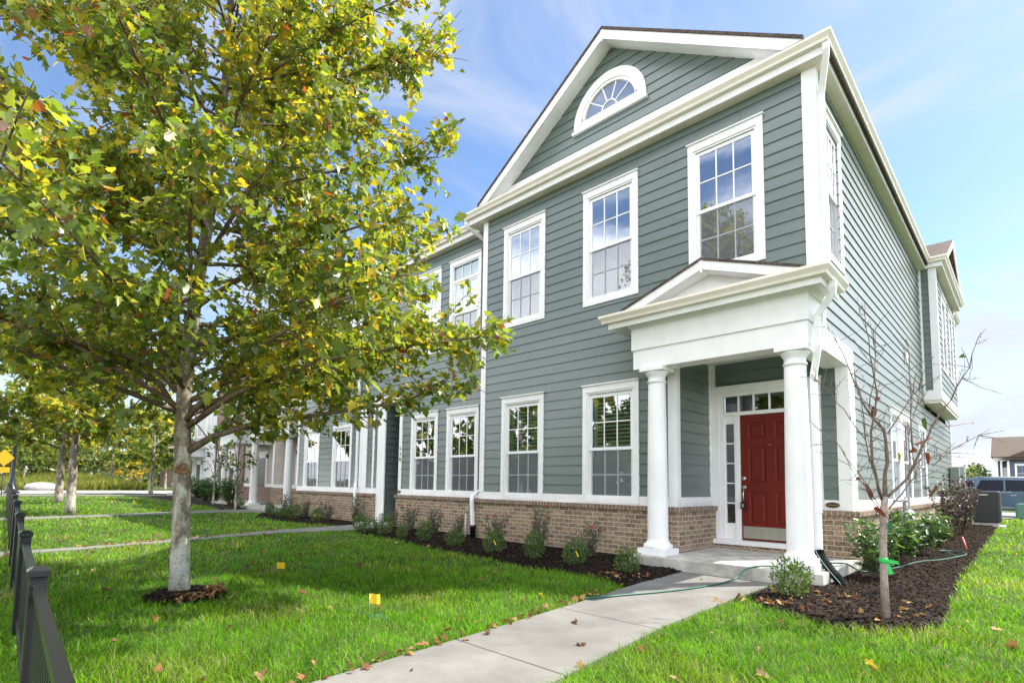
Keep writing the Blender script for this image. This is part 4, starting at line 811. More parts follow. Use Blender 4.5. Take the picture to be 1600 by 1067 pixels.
def leaves(name, P, T, Nn, size, tint, kind, m, parent=None):
    V, fr, fl = leaf_template(kind); n = len(P)
    T = T/np.linalg.norm(T, axis=1, keepdims=True); X = np.cross(T, Nn); X /= np.linalg.norm(X, axis=1, keepdims=True)+1e-9; Z = np.cross(X, T)
    rs = np.random.default_rng(n); fk = 2.4 if m is LITTER else 1.0; fold = rs.uniform(-0.5, 1.6, n)[:, None]*fk; curl = rs.uniform(-0.15, 0.45, n)[:, None]*fk; wav = rs.uniform(-0.10, 0.10, (n, len(V))); wid = rs.uniform(0.72, 1.12, n)[:, None]
    zz_ = fold*V[None, :, 2]-curl*V[None, :, 1]**2+wav*(np.abs(V[None, :, 0]) > 0.01)
    W = P[:, None, :]+size[:, None, None]*((wid*V[None, :, 0])[..., None]*X[:, None]+V[None, :, 1, None]*T[:, None]+zz_[..., None]*Z[:, None])
    off = (np.arange(n)*len(V))[:, None]; F = np.concatenate([fr[None]+off, fl[None]+off], 0)
    return mesh_np(name, W.reshape(-1, 3), [F], m, parent, tint=np.concatenate([tint, tint], 0))
def unit(v): return v/(np.linalg.norm(v)+1e-9)
def bez(p0, p1, p2, n): t = np.linspace(0, 1, n)[:, None]; return (1-t)**2*p0+2*t*(1-t)*p1+t*t*p2

PAL = [((0.095, 0.160, 0.022), 26), ((0.145, 0.215, 0.026), 28), ((0.22, 0.28, 0.03), 24), ((0.34, 0.34, 0.035), 12), ((0.46, 0.36, 0.03), 6), ((0.28, 0.17, 0.045), 3.0), ((0.22, 0.07, 0.02), 1.8)]
def tints(n, pal, r):
    w = np.array([b for _, b in pal], float); w /= w.sum(); c = np.array([a for a, _ in pal]); return c[r.choice(len(pal), n, p=w)]*r.uniform(0.75, 1.3, (n, 1))

def plane_tree(base, H_, prof, nprim, nsec, nleaf, lsize, seed, label, group=None, lead_dir=(0.0, 0.0), zlo=1.75, r0=0.105, extra=(), pal=PAL, name='plane_tree', knot=None, zmin=1.62):
    r = np.random.default_rng(seed); base = np.array([base[0], base[1], 0.0]); root = empty(name, tuple(base), label, 'tree', group)
    prof = np.array(prof); Rz = lambda z: np.interp(z, prof[:, 0], prof[:, 1])
    zz = np.linspace(0, H_*0.97, 26); ld = np.array([lead_dir[0], lead_dir[1], 0])
    lead = np.stack([base+ld*np.interp(z, [0, 1, 1.9, 2.6, 4, 5, 9], [0, -0.05, -0.09, -0.06, 0.08, 0.13, 0.22])+np.array([0.012*math.sin(z*1.7+seed), 0.012*math.cos(z*1.3+seed), 0])*min(1, z/1.5)+np.array([0, 0, z]) for z in zz])
    rad = r0*np.clip(1-zz/H_, 0.06, 1)**0.85; rad[0] *= 1.14; rad[1] *= 1.03
    tm = MB(); lead[0, 2] = -0.05
    tm.tube(lead, list(rad), 18); trunk = tm.build('trunk', PBARK, root)
    if knot is not None:
        kb = MB(); kd = Vector(knot[0]); kc = Vector(knot[1]); a = kd.orthogonal().normalized(); b = kd.cross(a)
        for (rr0, h0, rr1, h1) in ((0.066, -0.01, 0.056, 0.022), (0.056, 0.022, 0.040, 0.024), (0.040, 0.024, 0.036, 0.006), (0.036, 0.006, 0.002, 0.010)):
            q0 = [kc+kd*h0+(a*math.cos(t_)+b*math.sin(t_))*rr0*(1+0.12*math.sin(3*t_)) for t_ in np.linspace(0, 6.283, 20, endpoint=False)]; q1 = [kc+kd*h1+(a*math.cos(t_)+b*math.sin(t_))*rr1*(1+0.12*math.sin(3*t_)) for t_ in np.linspace(0, 6.283, 20, endpoint=False)]
            kb.add(q0+q1, [(i, (i+1) % 20, 20+(i+1) % 20, 20+i) for i in range(20)], True)
        kb.build('branch_scar', mat('cut_wood', (0.24, 0.13, 0.06), 0.9, var=0.55, vscale=26), trunk)
    br = MB(); LP = []; LT = []
    def lp(z): return np.array([np.interp(z, zz, lead[:, i]) for i in range(3)])
    prims = []
    for i in range(nprim):
        z0 = zlo+(H_*0.93-zlo)*((i+0.5)/nprim)**1.08; az = i*2.39996+r.uniform(-.35, .35)
        rise = r.uniform(0.35, 1.0)+0.22*max(0, 3-z0)
        ze = min(z0+rise*(0.9 if z0 < 3.2 else 1.2), H_-0.1); Re = Rz(ze)*r.uniform(0.82, 1.03); d = np.array([math.cos(az), math.sin(az), 0])
        p0 = lp(z0); c = lp(ze)*np.array([1, 1, 0]); p2 = c+d*Re; p2[2] = ze-r.uniform(0, 0.25); p1 = p0+d*Re*0.5+np.array([0, 0, rise*0.85]); prims.append((bez(p0, p1, p2, 9), rad_at(z0, H_, r0)*0.42))
    for e in extra: prims.append((np.array(e[0])+base*np.array([1, 1, 0]), e[1]))
    for pts, pr0 in prims:
        k = len(pts); pr = np.linspace(pr0, 0.006, k); br.tube(pts, list(pr), 7)
        seglen = np.linalg.norm(pts[-1]-pts[0]); ns = max(3, int(nsec*min(1.3, seglen/2.2)))
        for j in range(ns):
            t = 0.16+0.84*(j+r.random())/ns; f = t*(k-1); i0 = min(int(f), k-2); q = pts[i0]+(pts[i0+1]-pts[i0])*(f-i0); dirn = unit(pts[i0+1]-pts[i0])
            sd = unit(dirn*0.75+unit(r.normal(size=3))*0.85+np.array([0, 0, 0.12])); L = r.uniform(0.35, 0.95)*(1.0-0.35*t)*min(1, seglen/1.6)
            e = q+sd*L+np.array([0, 0, -0.10*L]); mid = (q+e)/2+np.array([0, 0, 0.10*L]); sp_ = bez(q, mid, e, 5); br.tube(sp_, [0.0075, 0.006, 0.005, 0.004, 0.002], 4, cap=False)
            for l in range(nleaf):
                tt = 0.12+0.9*r.random(); fi = min(tt, 1)*4; a = min(int(fi), 3); P = sp_[a]+(sp_[a+1]-sp_[a])*(fi-a)+r.normal(size=3)*0.065
                LP.append(P); LT.append(unit(sd*0.6+r.normal(size=3)*0.55+np.array([0.25, -0.05, -0.38])))
    br.build('branch', mat('grey_brown_twig', (0.17, 0.125, 0.09), 0.85, 0.2, var=0.3, vscale=18), root)
    LP = np.array(LP); LT = np.array(LT)
    cz = np.array([lp(z) for z in LP[:, 2].clip(0, H_)]); rr = np.hypot(LP[:, 0]-cz[:, 0], LP[:, 1]-cz[:, 1]); keep = (rr < Rz(LP[:, 2])*1.05+0.08) & (LP[:, 2] > zmin) & ((rr > 0.25) | (LP[:, 2] > 3.0))
    LP, LT = LP[keep], LT[keep]; n = len(LP)
    NN = r.normal(size=(n, 3))*0.55+np.array([0.05, -0.1, 0.85]); sz = r.uniform(*lsize, n)*r.choice([0.7, 1.0, 1.0, 1.2], n)
    # autumn colour runs in patches and is further on towards the top
    ph = np.sin(LP[:, 0]*1.9+1)*np.sin(LP[:, 1]*1.7+2)*np.sin(LP[:, 2]*2.3)
    ti = tints(n, pal, r); warm = (ph+0.30*(LP[:, 2]-3.2)*0.45+r.normal(size=n)*0.45) > 0.85; ti[warm] = tints(int(warm.sum()), [((0.38, 0.37, 0.03), 5), ((0.50, 0.41, 0.03), 4), ((0.28, 0.32, 0.03), 4)], r)
    leaves('crown', LP, LT, NN, sz, ti, 'plane', LEAF, root)
    return root
def rad_at(z, H_, r0): return r0*max(1-z/H_, 0.06)**0.85

R2 = np.array([0.715, 0.699, 0.0])
def limb(lst): return [R2*a+np.array([0.0, 0.0, b])+np.array([0.69, -0.715, 0])*c for a, b, c in lst]
PROF1 = [(1.6, 0.9), (1.8, 2.0), (1.95, 2.5), (2.3, 3.0), (2.7, 3.3), (3.2, 3.1), (3.7, 2.8), (4.2, 2.45), (4.7, 2.7), (5.3, 2.55), (6.6, 2.2), (7.5, 1.75), (8.3, 1.1), (8.9, 0.25)]
plane_tree((-4.44, -6.13), 8.9, PROF1, 76, 18, 36, (0.052, 0.102), 5, 'large sycamore with mottled bark and yellowing leaves standing in the front lawn', 'sycamores along the lawn',
    lead_dir=(0.715, 0.699), knot=((0.955, -0.25, 0.16), (-4.44+0.068-0.035, -6.13-0.02-0.035, 1.30)), r0=0.092,
    extra=[(limb([(-0.03, 1.47, 0.0), (0.24, 1.64, 0), (0.62, 1.76, 0.02), (1.33, 1.88, 0.05), (2.14, 2.0, 0.1), (2.9, 2.24, 0.1)]), 0.042),
           (limb([(-0.05, 1.72, 0), (0.6, 2.05, 0.3), (1.5, 2.35, 0.5), (2.4, 2.55, 0.4), (3.15, 2.70, 0.2)]), 0.034),
           (limb([(-0.06, 1.92, 0), (0.8, 2.3, -0.3), (1.8, 2.7, -0.6), (2.7, 2.95, -0.7)]), 0.032),
           (limb([(-0.09, 1.80, 0), (-0.32, 2.2, 0.05), (-0.9, 2.5, 0.2), (-1.8, 2.6, 0.5), (-2.6, 2.6, 0.7)]), 0.036),
           (limb([(-0.09, 1.88, 0), (-0.5, 2.1, 0.6), (-0.9, 2.3, 1.3), (-1.2, 2.35, 2.1)]), 0.030)])
PROF2 = [(1.9, 0.8), (2.3, 2.2), (3.0, 2.9), (4.0, 2.7), (5.5, 2.3), (7.0, 1.4), (8, 0.3)]
plane_tree((-20.28, -5.19), 8.0, PROF2, 38, 12, 25, (0.12, 0.20), 8, 'second sycamore along the fence with pale trunk', 'sycamores along the lawn', zlo=2.2, r0=0.14, zmin=2.1)
t3 = plane_tree((-31.2, -4.36), 8.0, PROF2, 36, 10, 20, (0.15, 0.24), 9, 'third sycamore along the fence leaning slightly, farther back', 'sycamores along the lawn', zlo=2.2, r0=0.17, zmin=2.1)
GREENP = [((0.06, 0.12, 0.02), 30), ((0.12, 0.19, 0.03), 30), ((0.22, 0.27, 0.04), 16), ((0.35, 0.27, 0.03), 6)]
PROF3 = [(1.2, 0.3), (2.5, 2.6), (4.0, 3.4), (6, 2.8), (8, 1.2), (8.8, 0.2)]
YELP = [((0.40, 0.33, 0.03), 30), ((0.52, 0.40, 0.03), 20), ((0.25, 0.25, 0.04), 12)]
def dup_tree(src, loc, rz, sc, label, group=None):
    o = src.copy(); COL.objects.link(o); o.location = loc; o.rotation_euler = (0, 0, rz); o.scale = (sc, sc, sc); o['label'] = label
    if group: o['group'] = group
    for ch in src.children:
        c = ch.copy(); COL.objects.link(c); c.parent = o; c.matrix_parent_inverse = ch.matrix_parent_inverse.copy()
        for g_ in ch.children: d = g_.copy(); COL.objects.link(d); d.parent = c
    return o
bt = plane_tree((-48, 3.0), 8.8, PROF3, 26, 8, 9, (0.26, 0.42), 21, 'green street tree beyond the corner porch', 'trees beyond the lawn', zlo=1.8, r0=0.15, pal=GREENP, name='street_tree', zmin=1.5)
far = [((-66, 12, 0), 0.5, 1.05, 'broad green tree beyond the cross street near the parked white car'), ((-70, 4, 0), 1.4, 0.95, 'green tree beyond the cross street behind the second sycamore'), ((-84, -6, 0), 2.2, 1.0, 'green tree standing in the meadow near the lamp post'),
       ((-95, 12, 0), 3.0, 1.2, 'tall green tree at the back of the meadow'), ((-92, 2, 0), 0.9, 1.1, 'rounded tree at the back of the meadow between the sycamore trunks'), ((-110, 24, 0), 4.0, 1.4, 'distant tree behind the brick house'), ((-98, -22, 0), 5.0, 1.2, 'distant tree left of the yellow road sign'), ((-63, 7.5, 0), 2.7, 0.85, 'leafy green tree at the kerb just left of the far corner porch'), ((-88, -2, 0), 3.6, 1.05, 'green tree behind the pale boulder'), ((-82, 9, 0), 5.2, 1.0, 'green tree between the yellow tree and the brick house'), ((-100, -10, 0), 0.2, 1.2, 'tree at the meadow edge right of the lamp post')]
for l, rz, sc, lb_ in far: dup_tree(bt, l, rz, sc, lb_, 'trees beyond the lawn')
yt = plane_tree((-74, 6.5), 5.0, [(0.8, 0.3), (1.6, 1.8), (2.6, 2.2), (3.8, 1.5), (5, 0.2)], 18, 7, 9, (0.24, 0.36), 31, 'small bright yellow tree beyond the cross street', 'trees beyond the lawn', zlo=1.0, r0=0.09, pal=YELP, name='yellow_tree', zmin=0.8)
for i, (x, sc) in enumerate([(-8, 1.0), (-16, 1.05), (-22.5, 1.0), (-29, 1.12), (-35.5, 1.0), (-42, 1.1), (-5, 1.2), (-13, 1.25), (-20, 1.2), (-27, 1.3), (-34, 1.2), (-41, 1.3)]):
    dup_tree(bt, (x, (-26.5 if i < 6 else -33)+(i % 2), 0), i*1.7, sc, 'leafy tree in the '+('kerb' if i < 6 else 'back')+' row across the road, '+['first', 'second', 'third', 'fourth', 'fifth', 'sixth'][i % 6]+' from the porch end', 'street trees across the road')

hd = empty('hedge', (-22, -30, 0), 'long green hedge added unseen across the road for the window reflections', 'hedge')  # unseen hedge added to block pale sky in the lower window reflections
_n = 9000; _P = np.stack([rng.uniform(-56, 8, _n), -29.5+rng.normal(size=_n)*0.7, rng.uniform(0, 1, _n)**0.8*(3.3+0.5*np.sin(rng.uniform(0, 6, _n)))], -1)
leaves('foliage', _P, rng.normal(size=(_n, 3)), rng.normal(size=(_n, 3)), rng.uniform(0.35, 0.7, _n), tints(_n, GREENP, rng), 'star', SHRUB, hd)
m_ = MB(); [m_.tube([(x, -29.5, -0.05), (x+0.1, -29.5, 2.2)], [0.06, 0.03], 6) for x in np.arange(-55, 8, 1.5)]; m_.build('stem', BARK, hd)
# young tree by the taupe porch and stakes
def young_tree(x, y, label, H_=2.9, seed=3):
    return plane_tree((x, y), H_, [(0.7, 0.1), (1.0, 0.6), (1.6, 0.75), (2.3, 0.55), (2.9, 0.1)], 20, 5, 8, (0.09, 0.14), seed, label, None, zlo=0.9, r0=0.045, pal=[((0.05, 0.11, 0.02), 30), ((0.09, 0.15, 0.03), 20)], name='young_tree', zmin=0.75)
young_tree(-20.6, -0.05, 'young leafy tree by the walk to the taupe porch', 3.1, 3)
young_tree(-25.2, 0.55, 'thin young tree in front of the brick townhouse', 3.6, 4)

_n = 9000; _a = R_(90)+rng.uniform(R_(48), R_(100), _n); _d = rng.uniform(112, 135, _n); _hh = 5.5+2.5*np.sin(_a*23)+1.6*np.sin(_a*61+1)
_P = np.stack([CAM[0]+_d*np.cos(_a), CAM[1]+_d*np.sin(_a), rng.uniform(0, 1, _n)**0.7*_hh], -1)
tl_ = leaves('far_wood', _P, rng.normal(size=(_n, 3)), rng.normal(size=(_n, 3)), rng.uniform(0.9, 1.9, _n), tints(_n, [((0.10, 0.15, 0.04), 20), ((0.16, 0.20, 0.06), 20), ((0.26, 0.25, 0.07), 10)], rng), 'star', SHRUB); tag(tl_, 'distant wood of green and yellowing trees along the horizon', 'wood', kind='stuff')
# ------------------------------------------------------------------ bare redbud
def redbud():
    base = np.array([0.901, -1.954, 0.0]); root = empty('bare_tree', tuple(base), 'nearly leafless young tree with green ribbon round its trunk in the side bed', 'tree')
    r = np.random.default_rng(2)
    def pts(px, z_j=0.0):
        out_ = []
        for i, (x, y) in enumerate(px): out_.append(base+R2*(x-1385)/170.0+np.array([0, 0, 1.19+(766-y)/170.0])+np.array([0.69, -0.715, 0])*z_j*(i/len(px)))
        return np.array(out_)
    tr = pts([(1385, 978), (1384, 900), (1385, 840), (1389, 800), (1390, 776)]); tr[0, 2] = -0.02
    m_ = MB(); m_.tube(tr, [0.036, 0.030, 0.029, 0.032, 0.027], 14); m_.build('trunk', mat('pale_redbud_trunk', (0.34, 0.27, 0.235), 0.85, 0.2, var=0.3, vscale=22, bump=0.6, bscale=50), root)
    B = [([(1389, 790), (1370, 724), (1365, 677), (1372, 635), (1365, 597), (1354, 541), (1347, 485)], 0.019, .25), ([(1391, 776), (1400, 724), (1401, 672), (1382, 649), (1370, 616), (1356, 564), (1335, 508)], 0.028, -.2),
         ([(1393, 778), (1419, 747), (1436, 705), (1447, 672), (1471, 630), (1494, 583), (1508, 531)], 0.020, .35), ([(1391, 800), (1438, 756), (1466, 728), (1494, 709), (1555, 691)], 0.011, -.3), ([(1466, 728), (1494, 700), (1539, 672)], 0.006, .2),
         ([(1389, 785), (1354, 714), (1330, 630), (1307, 578)], 0.010, .5), ([(1437, 705), (1445, 620), (1450, 550), (1454, 527)], 0.009, -.2), ([(1400, 677), (1428, 620), (1443, 600)], 0.008, .3), ([(1365, 690), (1340, 640), (1322, 600), (1312, 578)], 0.007, -.4),
         ([(1385, 800), (1360, 770), (1330, 745), (1300, 700)], 0.006, .3), ([(1372, 640), (1380, 590), (1378, 545), (1372, 515)], 0.007, .1), ([(1440, 752), (1448, 690), (1470, 650), (1500, 610)], 0.006, -.5), ([(1387, 800), (1378, 760), (1345, 690), (1320, 660)], 0.006, -.5)]
    bm_ = MB(); tips = []
    for px, r0, zj in B:
        p = pts(px, zj); n = len(p); q = []
        for i in range(n-1):
            for t_ in (0, 0.33, 0.66): q.append(p[i]+(p[i+1]-p[i])*t_+r.normal(size=3)*0.006*(1 if (i or t_) else 0))
        q.append(p[-1]); q = np.array(q); k = len(q); bm_.tube(q, list(np.linspace(r0*0.68, 0.0020, k)*(1+0.10*np.sin(np.arange(k)*2.1))), 8)
        for j in range(int(k*1.1)):
            i = r.integers(k//4, k-1); a = q[i]; d = unit(unit(q[i+1]-q[i])*0.7+r.normal(size=3)*0.6+np.array([0, 0, 0.15])); L = r.uniform(0.06, 0.34); e = a+d*L; bm_.tube([a, a+d*L*0.5+r.normal(size=3)*0.012, e], [0.0032, 0.0024, 0.0012], 5, cap=False); tips.append(e)
            for _ in range(2): b0 = a+d*L*r.uniform(.3, 1); bm_.tube([b0, b0+unit(r.normal(size=3))*0.012], [0.0035, 0.002], 4)
    bm_.build('branch', BARK, root)
    spots = [(1347, 748, 0), (1440, 702, 0), (1438, 694, 0), (1466, 757, 0), (1370, 792, 0), (1363, 780, 0), (1371, 638, 0), (1378, 622, 0), (1405, 709, 1), (1513, 557, 2), (1447, 655, 2), (1444, 708, 0)]
    P = pts([(x, y) for x, y, _ in spots], 0.1); cols = np.array([[(0.16, 0.045, 0.03), (0.30, 0.36, 0.03), (0.07, 0.12, 0.05)][c] for _, _, c in spots])
    for i in range(len(P)): leaves('leaf', P[i:i+1], r.normal(size=(1, 3))+np.array([0.5, 0.4, -0.6]), r.normal(size=(1, 3))*0.7+np.array([0.3, -0.8, 0.3]), r.uniform(0.08, 0.12, 1), cols[i:i+1], 'oval', LITTER, root)
    rb = MB(); z = 0.56; c = pts([(1384.5, 870)])[0]; rb.lathe((c[0], c[1], z-0.02), [(0.0335, 0), (0.0365, 0.004), (0.0365, 0.04), (0.0335, 0.044)], 18)
    rb.add([tuple(c+R2*0.03+np.array([0, -0.03, -0.0])), tuple(c+R2*0.14+np.array([0, -0.04, -0.02])), tuple(c+R2*0.15+np.array([0, -0.04, -0.05])), tuple(c+R2*0.03+np.array([0, -0.035, -0.03]))], [(0, 1, 2, 3)])
    rb.add([tuple(c+R2*0.035+np.array([0, -0.036, -0.02])), tuple(c+R2*0.06+np.array([0, -0.05, -0.02])), tuple(c+R2*0.095+np.array([0, -0.05, -0.13])), tuple(c+R2*0.05+np.array([0, -0.045, -0.14]))], [(0, 1, 2, 3)])
    rb.build('ribbon', mat('green_ribbon', (0.03, 0.50, 0.10), 0.45), root)
    tg = MB(); c = pts([(1388, 812)])[0]; tg.box(c[0]+0.03, c[0]+0.07, c[1]-0.05, c[1]-0.045, c[2]-0.08, c[2]-0.02); tg.build('nursery_tag', mat('dark_green_tag', (0.02, 0.12, 0.06), 0.5), root)
redbud()

# ================================================================== SHRUBS
def shrub_mesh(kind, seed):
    """returns (foliage mesh data pieces) built around the origin"""
    r = np.random.default_rng(seed)
    if kind == 'box':
        n = 1100; d = r.normal(size=(n, 3)); d /= np.linalg.norm(d, axis=1, keepdims=True); rad = (0.55+0.45*r.random(n)**0.5)*(1+0.16*np.sin(d[:, 0]*6+seed)+0.14*np.sin(d[:, 1]*7+d[:, 2]*5+seed))
        P = d*rad[:, None]*np.array([0.155, 0.155, 0.18])+np.array([0, 0, 0.185]); P = P[P[:, 2] > 0.03]; n = len(P)
        sh = r.random(n) < 0.12; P[sh] += np.array([0, 0, 1])*r.uniform(0.02, 0.07, (sh.sum(), 1))
        T = d[:n]*0.6+r.normal(size=(n, 3))*0.5+np.array([0, 0, 0.5]); T = (P-np.array([0, 0, 0.15]))*4+r.normal(size=(n, 3))*0.5+np.array([0, 0, .4])
        return P, T, r.normal(size=(n, 3)), r.uniform(0.022, 0.036, n), tints(n, [((0.035, 0.085, 0.014), 30), ((0.075, 0.15, 0.022), 30), ((0.14, 0.23, 0.035), 16)], r), 'oval', []
    if kind == 'rose':
        P = []; T = []; st = []; bl = []
        for i in range(13):
            a = r.uniform(0, 6.28); L = r.uniform(0.35, 0.66); e = np.array([math.cos(a)*r.uniform(.06, .26), math.sin(a)*r.uniform(.05, .16), L]); b0 = np.array([math.cos(a)*.03, math.sin(a)*.03, 0]); m_ = (b0+e)/2+r.normal(size=3)*0.03; s_ = bez(b0, m_, e, 5); st.append(s_)
            for l in range(40): t_ = r.uniform(0.15, 1.0); f_ = t_*4; k = min(int(f_), 3); P.append(s_[k]+(s_[k+1]-s_[k])*(f_-k)+r.normal(size=3)*0.035); T.append(r.normal(size=3)+np.array([0, 0, -.1]))
            if i % 5 == 0: bl.append(e)
        P = np.array(P); T = np.array(T); n = len(P); k = P[:, 2] > 0.03; P, T = P[k], T[k]; n = len(P)
        return P, T, r.normal(size=(n, 3))*0.6+np.array([0, 0, .8]), r.uniform(0.03, 0.055, n), tints(n, [((0.045, 0.075, 0.045), 30), ((0.085, 0.12, 0.075), 26), ((0.15, 0.18, 0.12), 10), ((0.16, 0.05, 0.035), 4)], r), 'oval', [st, bl]
    if kind in ('laurel', 'dark'):
        P = []; T = []; st = []
        for i in range(26 if kind == 'laurel' else 20):
            a = r.uniform(0, 6.28); L = r.uniform(0.35, 0.72) if kind == 'laurel' else r.uniform(0.55, 1.05); sp = r.uniform(.05, .36); e = np.array([math.cos(a)*sp, math.sin(a)*sp, L]); b0 = np.array([math.cos(a)*.04, math.sin(a)*.04, 0]); s_ = bez(b0, b0*0.5+e*0.5+np.array([0, 0, .06]), e, 5); st.append(s_)
            for l in range(26 if kind == 'laurel' else 44):
                t_ = r.uniform(0.2, 1.0); f_ = t_*4; k = min(int(f_), 3); q = s_[k]+(s_[k+1]-s_[k])*(f_-k); P.append(q+r.normal(size=3)*0.012); b_ = r.uniform(0, 6.28); T.append(np.array([math.cos(b_), math.sin(b_), r.uniform(-.1, .9)]))
        P = np.array(P); T = np.array(T); n = len(P)
        if kind == 'laurel': return P, T, r.normal(size=(n, 3))*0.3+np.array([0, 0, .9]), r.uniform(0.07, 0.125, n), tints(n, [((0.03, 0.09, 0.02), 26), ((0.06, 0.15, 0.03), 26), ((0.13, 0.24, 0.05), 12)], r), 'long', [st, []]
        return P, T, r.normal(size=(n, 3))*0.5+np.array([0, 0, .8]), r.uniform(0.035, 0.065, n), tints(n, [((0.022, 0.012, 0.018), 30), ((0.05, 0.025, 0.035), 16), ((0.04, 0.06, 0.025), 10), ((0.09, 0.12, 0.03), 4)], r), 'oval', [st, []]
PROTO = {}
def shrub(kind, name, x, y, sc, rz, label, group, tagcol=None, variant=0):
    key = (kind, variant); root = empty(name, (x, y, 0.02), label, 'shrub', group); js_ = random.Random(int(x*731+y*97)); root.rotation_euler = (0, 0, rz); root.scale = (sc*js_.uniform(0.86, 1.16), sc*js_.uniform(0.86, 1.16), sc*js_.uniform(0.84, 1.22))
    if key not in PROTO:
        P, T, Nn, sz, ti, lk, ex = shrub_mesh(kind, 10*variant+len(kind)); fo = leaves('foliage', P, T, Nn, sz, ti, lk, SHRUB, None); PROTO[key] = [('foliage', fo.data)]; bpy.data.objects.remove(fo)
        if ex:
            m_ = MB(); [m_.tube(s_, [0.007, 0.006, 0.005, 0.004, 0.003], 5) for s_ in ex[0]]; o = m_.build('stem', BARK); PROTO[key].append(('stem', o.data)); bpy.data.objects.remove(o)
            for e in ex[1]:
                m_ = MB(); rr_ = random.Random(1)
                for k in range(10):
                    a = k*2.4; d = 0.012+0.0022*k; m_.lathe((e[0]+d*0.6*math.cos(a), e[1]+d*0.6*math.sin(a), e[2]-0.001*k), [(0.004, -0.012), (0.014, 0.0), (0.011, 0.011), (0.002, 0.008)], 7)
                o = m_.build('bloom', mat('rose_red_petal', (0.50, 0.05, 0.03), 0.6)); PROTO[key].append(('bloom', o.data)); bpy.data.objects.remove(o)
        else:
            m_ = MB(); [m_.tube([(0.02*math.cos(a), 0.02*math.sin(a), 0), (0.05*math.cos(a), 0.05*math.sin(a), 0.12), (0.09*math.cos(a), 0.09*math.sin(a), 0.22)], [0.006, 0.005, 0.003], 5) for a in (0.3, 1.4, 2.6, 3.7, 5.0)]; o = m_.build('stem', BARK); PROTO[key].append(('stem', o.data)); bpy.data.objects.remove(o)
    for nm, me in PROTO[key]: o = bpy.data.objects.new(nm, me); COL.objects.link(o); o.parent = root
    if tagcol:
        m_ = MB(); a = -rz-0.9; dx, dy = math.cos(a), math.sin(a); c = np.array([dx*0.15, dy*0.15, 0.24]); t_ = np.array([-dy, dx, 0])
        q = [c-t_*0.006, c+t_*0.006, c+t_*0.040+np.array([dx*0.03, dy*0.03, -0.07]), c+t_*0.026+np.array([dx*0.03, dy*0.03, -0.075])]; m_.prism([tuple(v) for v in q], (dx*0.002, dy*0.002, 0))
        o = m_.build('nursery_tag', YELLOW); o.parent = root
    return root
G1 = 'clipped boxwoods along the front beds'
boxes = [(-2.03, -1.50, 1.0, 'boxwood beside the left corner of the porch slab', 0), (-2.86, -1.50, 1.12, 'second boxwood from the porch with yellow tag, in front of the third rose', 1), (-3.67, -1.50, 1.08, 'third boxwood from the porch below the right lower window', 0), (-4.58, -1.45, 1.02, 'boxwood with long yellow tag below the left lower window', 1),
     (-5.66, -1.42, 0.92, 'small boxwood just right of the white downspout', 0), (-6.82, -1.22, 0.98, 'boxwood just left of the white downspout', 0), (-7.5, -1.28, 0.68, 'smallest boxwood low at the bed edge left of the downspout', 0), (-8.4, -1.10, 1.0, 'boxwood below the left window of number 530', 0), (-9.05, -1.08, 1.0, 'boxwood right of the corner one at the walk of number 530', 0), (-9.72, -0.95, 1.05, 'boxwood at the corner beside the walk of number 530', 0),
     (-12.58, -0.62, 1.15, 'boxwood with tag at the front of the left bed', 1), (-14.38, -0.5, 1.2, 'boxwood in the middle of the left bed', 0), (-15.16, -0.55, 1.05, 'dense boxwood left of centre in the left bed', 0), (-16.3, -0.4, 1.0, 'boxwood second from the left end of the left bed', 0), (-17.3, -0.05, 1.0, 'boxwood at the left end of the left bed', 0), (-21.6, 0.4, 1.15, 'lone boxwood at the foot of the taupe porch', 0),
     (0.02, -1.55, 1.05, 'boxwood in the mulch right of the walk, before the porch slab', 0)]
for i, (x, y, sc, lb_, tg) in enumerate(boxes): shrub('box', 'boxwood', x, y, sc, i*1.3, lb_, G1, tg, i % 3)
roses = [(-3.2, -0.72, 1.0, 'rose bush nearest the porch against the brick'), (-4.35, -0.55, 1.08, 'rose bush with red bloom below the left lower window'), (-5.55, -0.45, 0.95, 'loose rose bush right of the downspout'), (-7.1, -0.1, 0.9, 'rose bush left of the downspout foot'), (-7.75, -0.22, 1.02, 'tall rose bush below the windows of number 530'), (-8.75, -0.2, 1.0, 'rose bush left of centre below number 530'), (-9.75, 0.0, 0.95, 'pale rose bush at the brick corner of number 530'),
     (-11.35, -0.05, 1.1, 'pale flowering rose beside the white post'), (-13.0, -0.1, 1.1, 'rose bush with red blooms on the left brick wall'), (-14.5, -0.1, 1.15, 'rose bush in the middle of the left brick wall'), (-16.0, 0.0, 1.1, 'tall red rose bush near the white column')]
for i, (x, y, sc, lb_) in enumerate(roses): shrub('rose', 'rose_bush', x, y, sc, i*2.1, lb_, 'rose bushes along the brick', None, i % 3)
for i, (x, y, sc, lb_) in enumerate([(0.42, 0.55, 0.95, 'bright laurel shrub behind the ribboned trunk'), (0.42, 2.3, 1.15, 'dark laurel shrub below the gas meter'), (0.42, 4.2, 1.2, 'laurel shrub third along the side bed'), (0.45, 6.3, 1.1, 'laurel shrub next to the purple shrubs')]): shrub('laurel', 'laurel_shrub', x, y, sc, i*1.9, lb_, 'laurels along the side wall', None, i % 2)
for i, (x, y, sc, lb_) in enumerate([(0.48, 8.4, 1.35, 'dark purple shrub nearest along the side bed'), (0.5, 10.6, 1.5, 'dark purple shrub in the middle of the side bed'), (0.5, 13.0, 1.35, 'dark purple shrub in front of the air conditioner')]): shrub('dark', 'purple_shrub', x, y, sc, i*1.9, lb_, 'purple leaved shrubs in the side bed', None, i % 2)
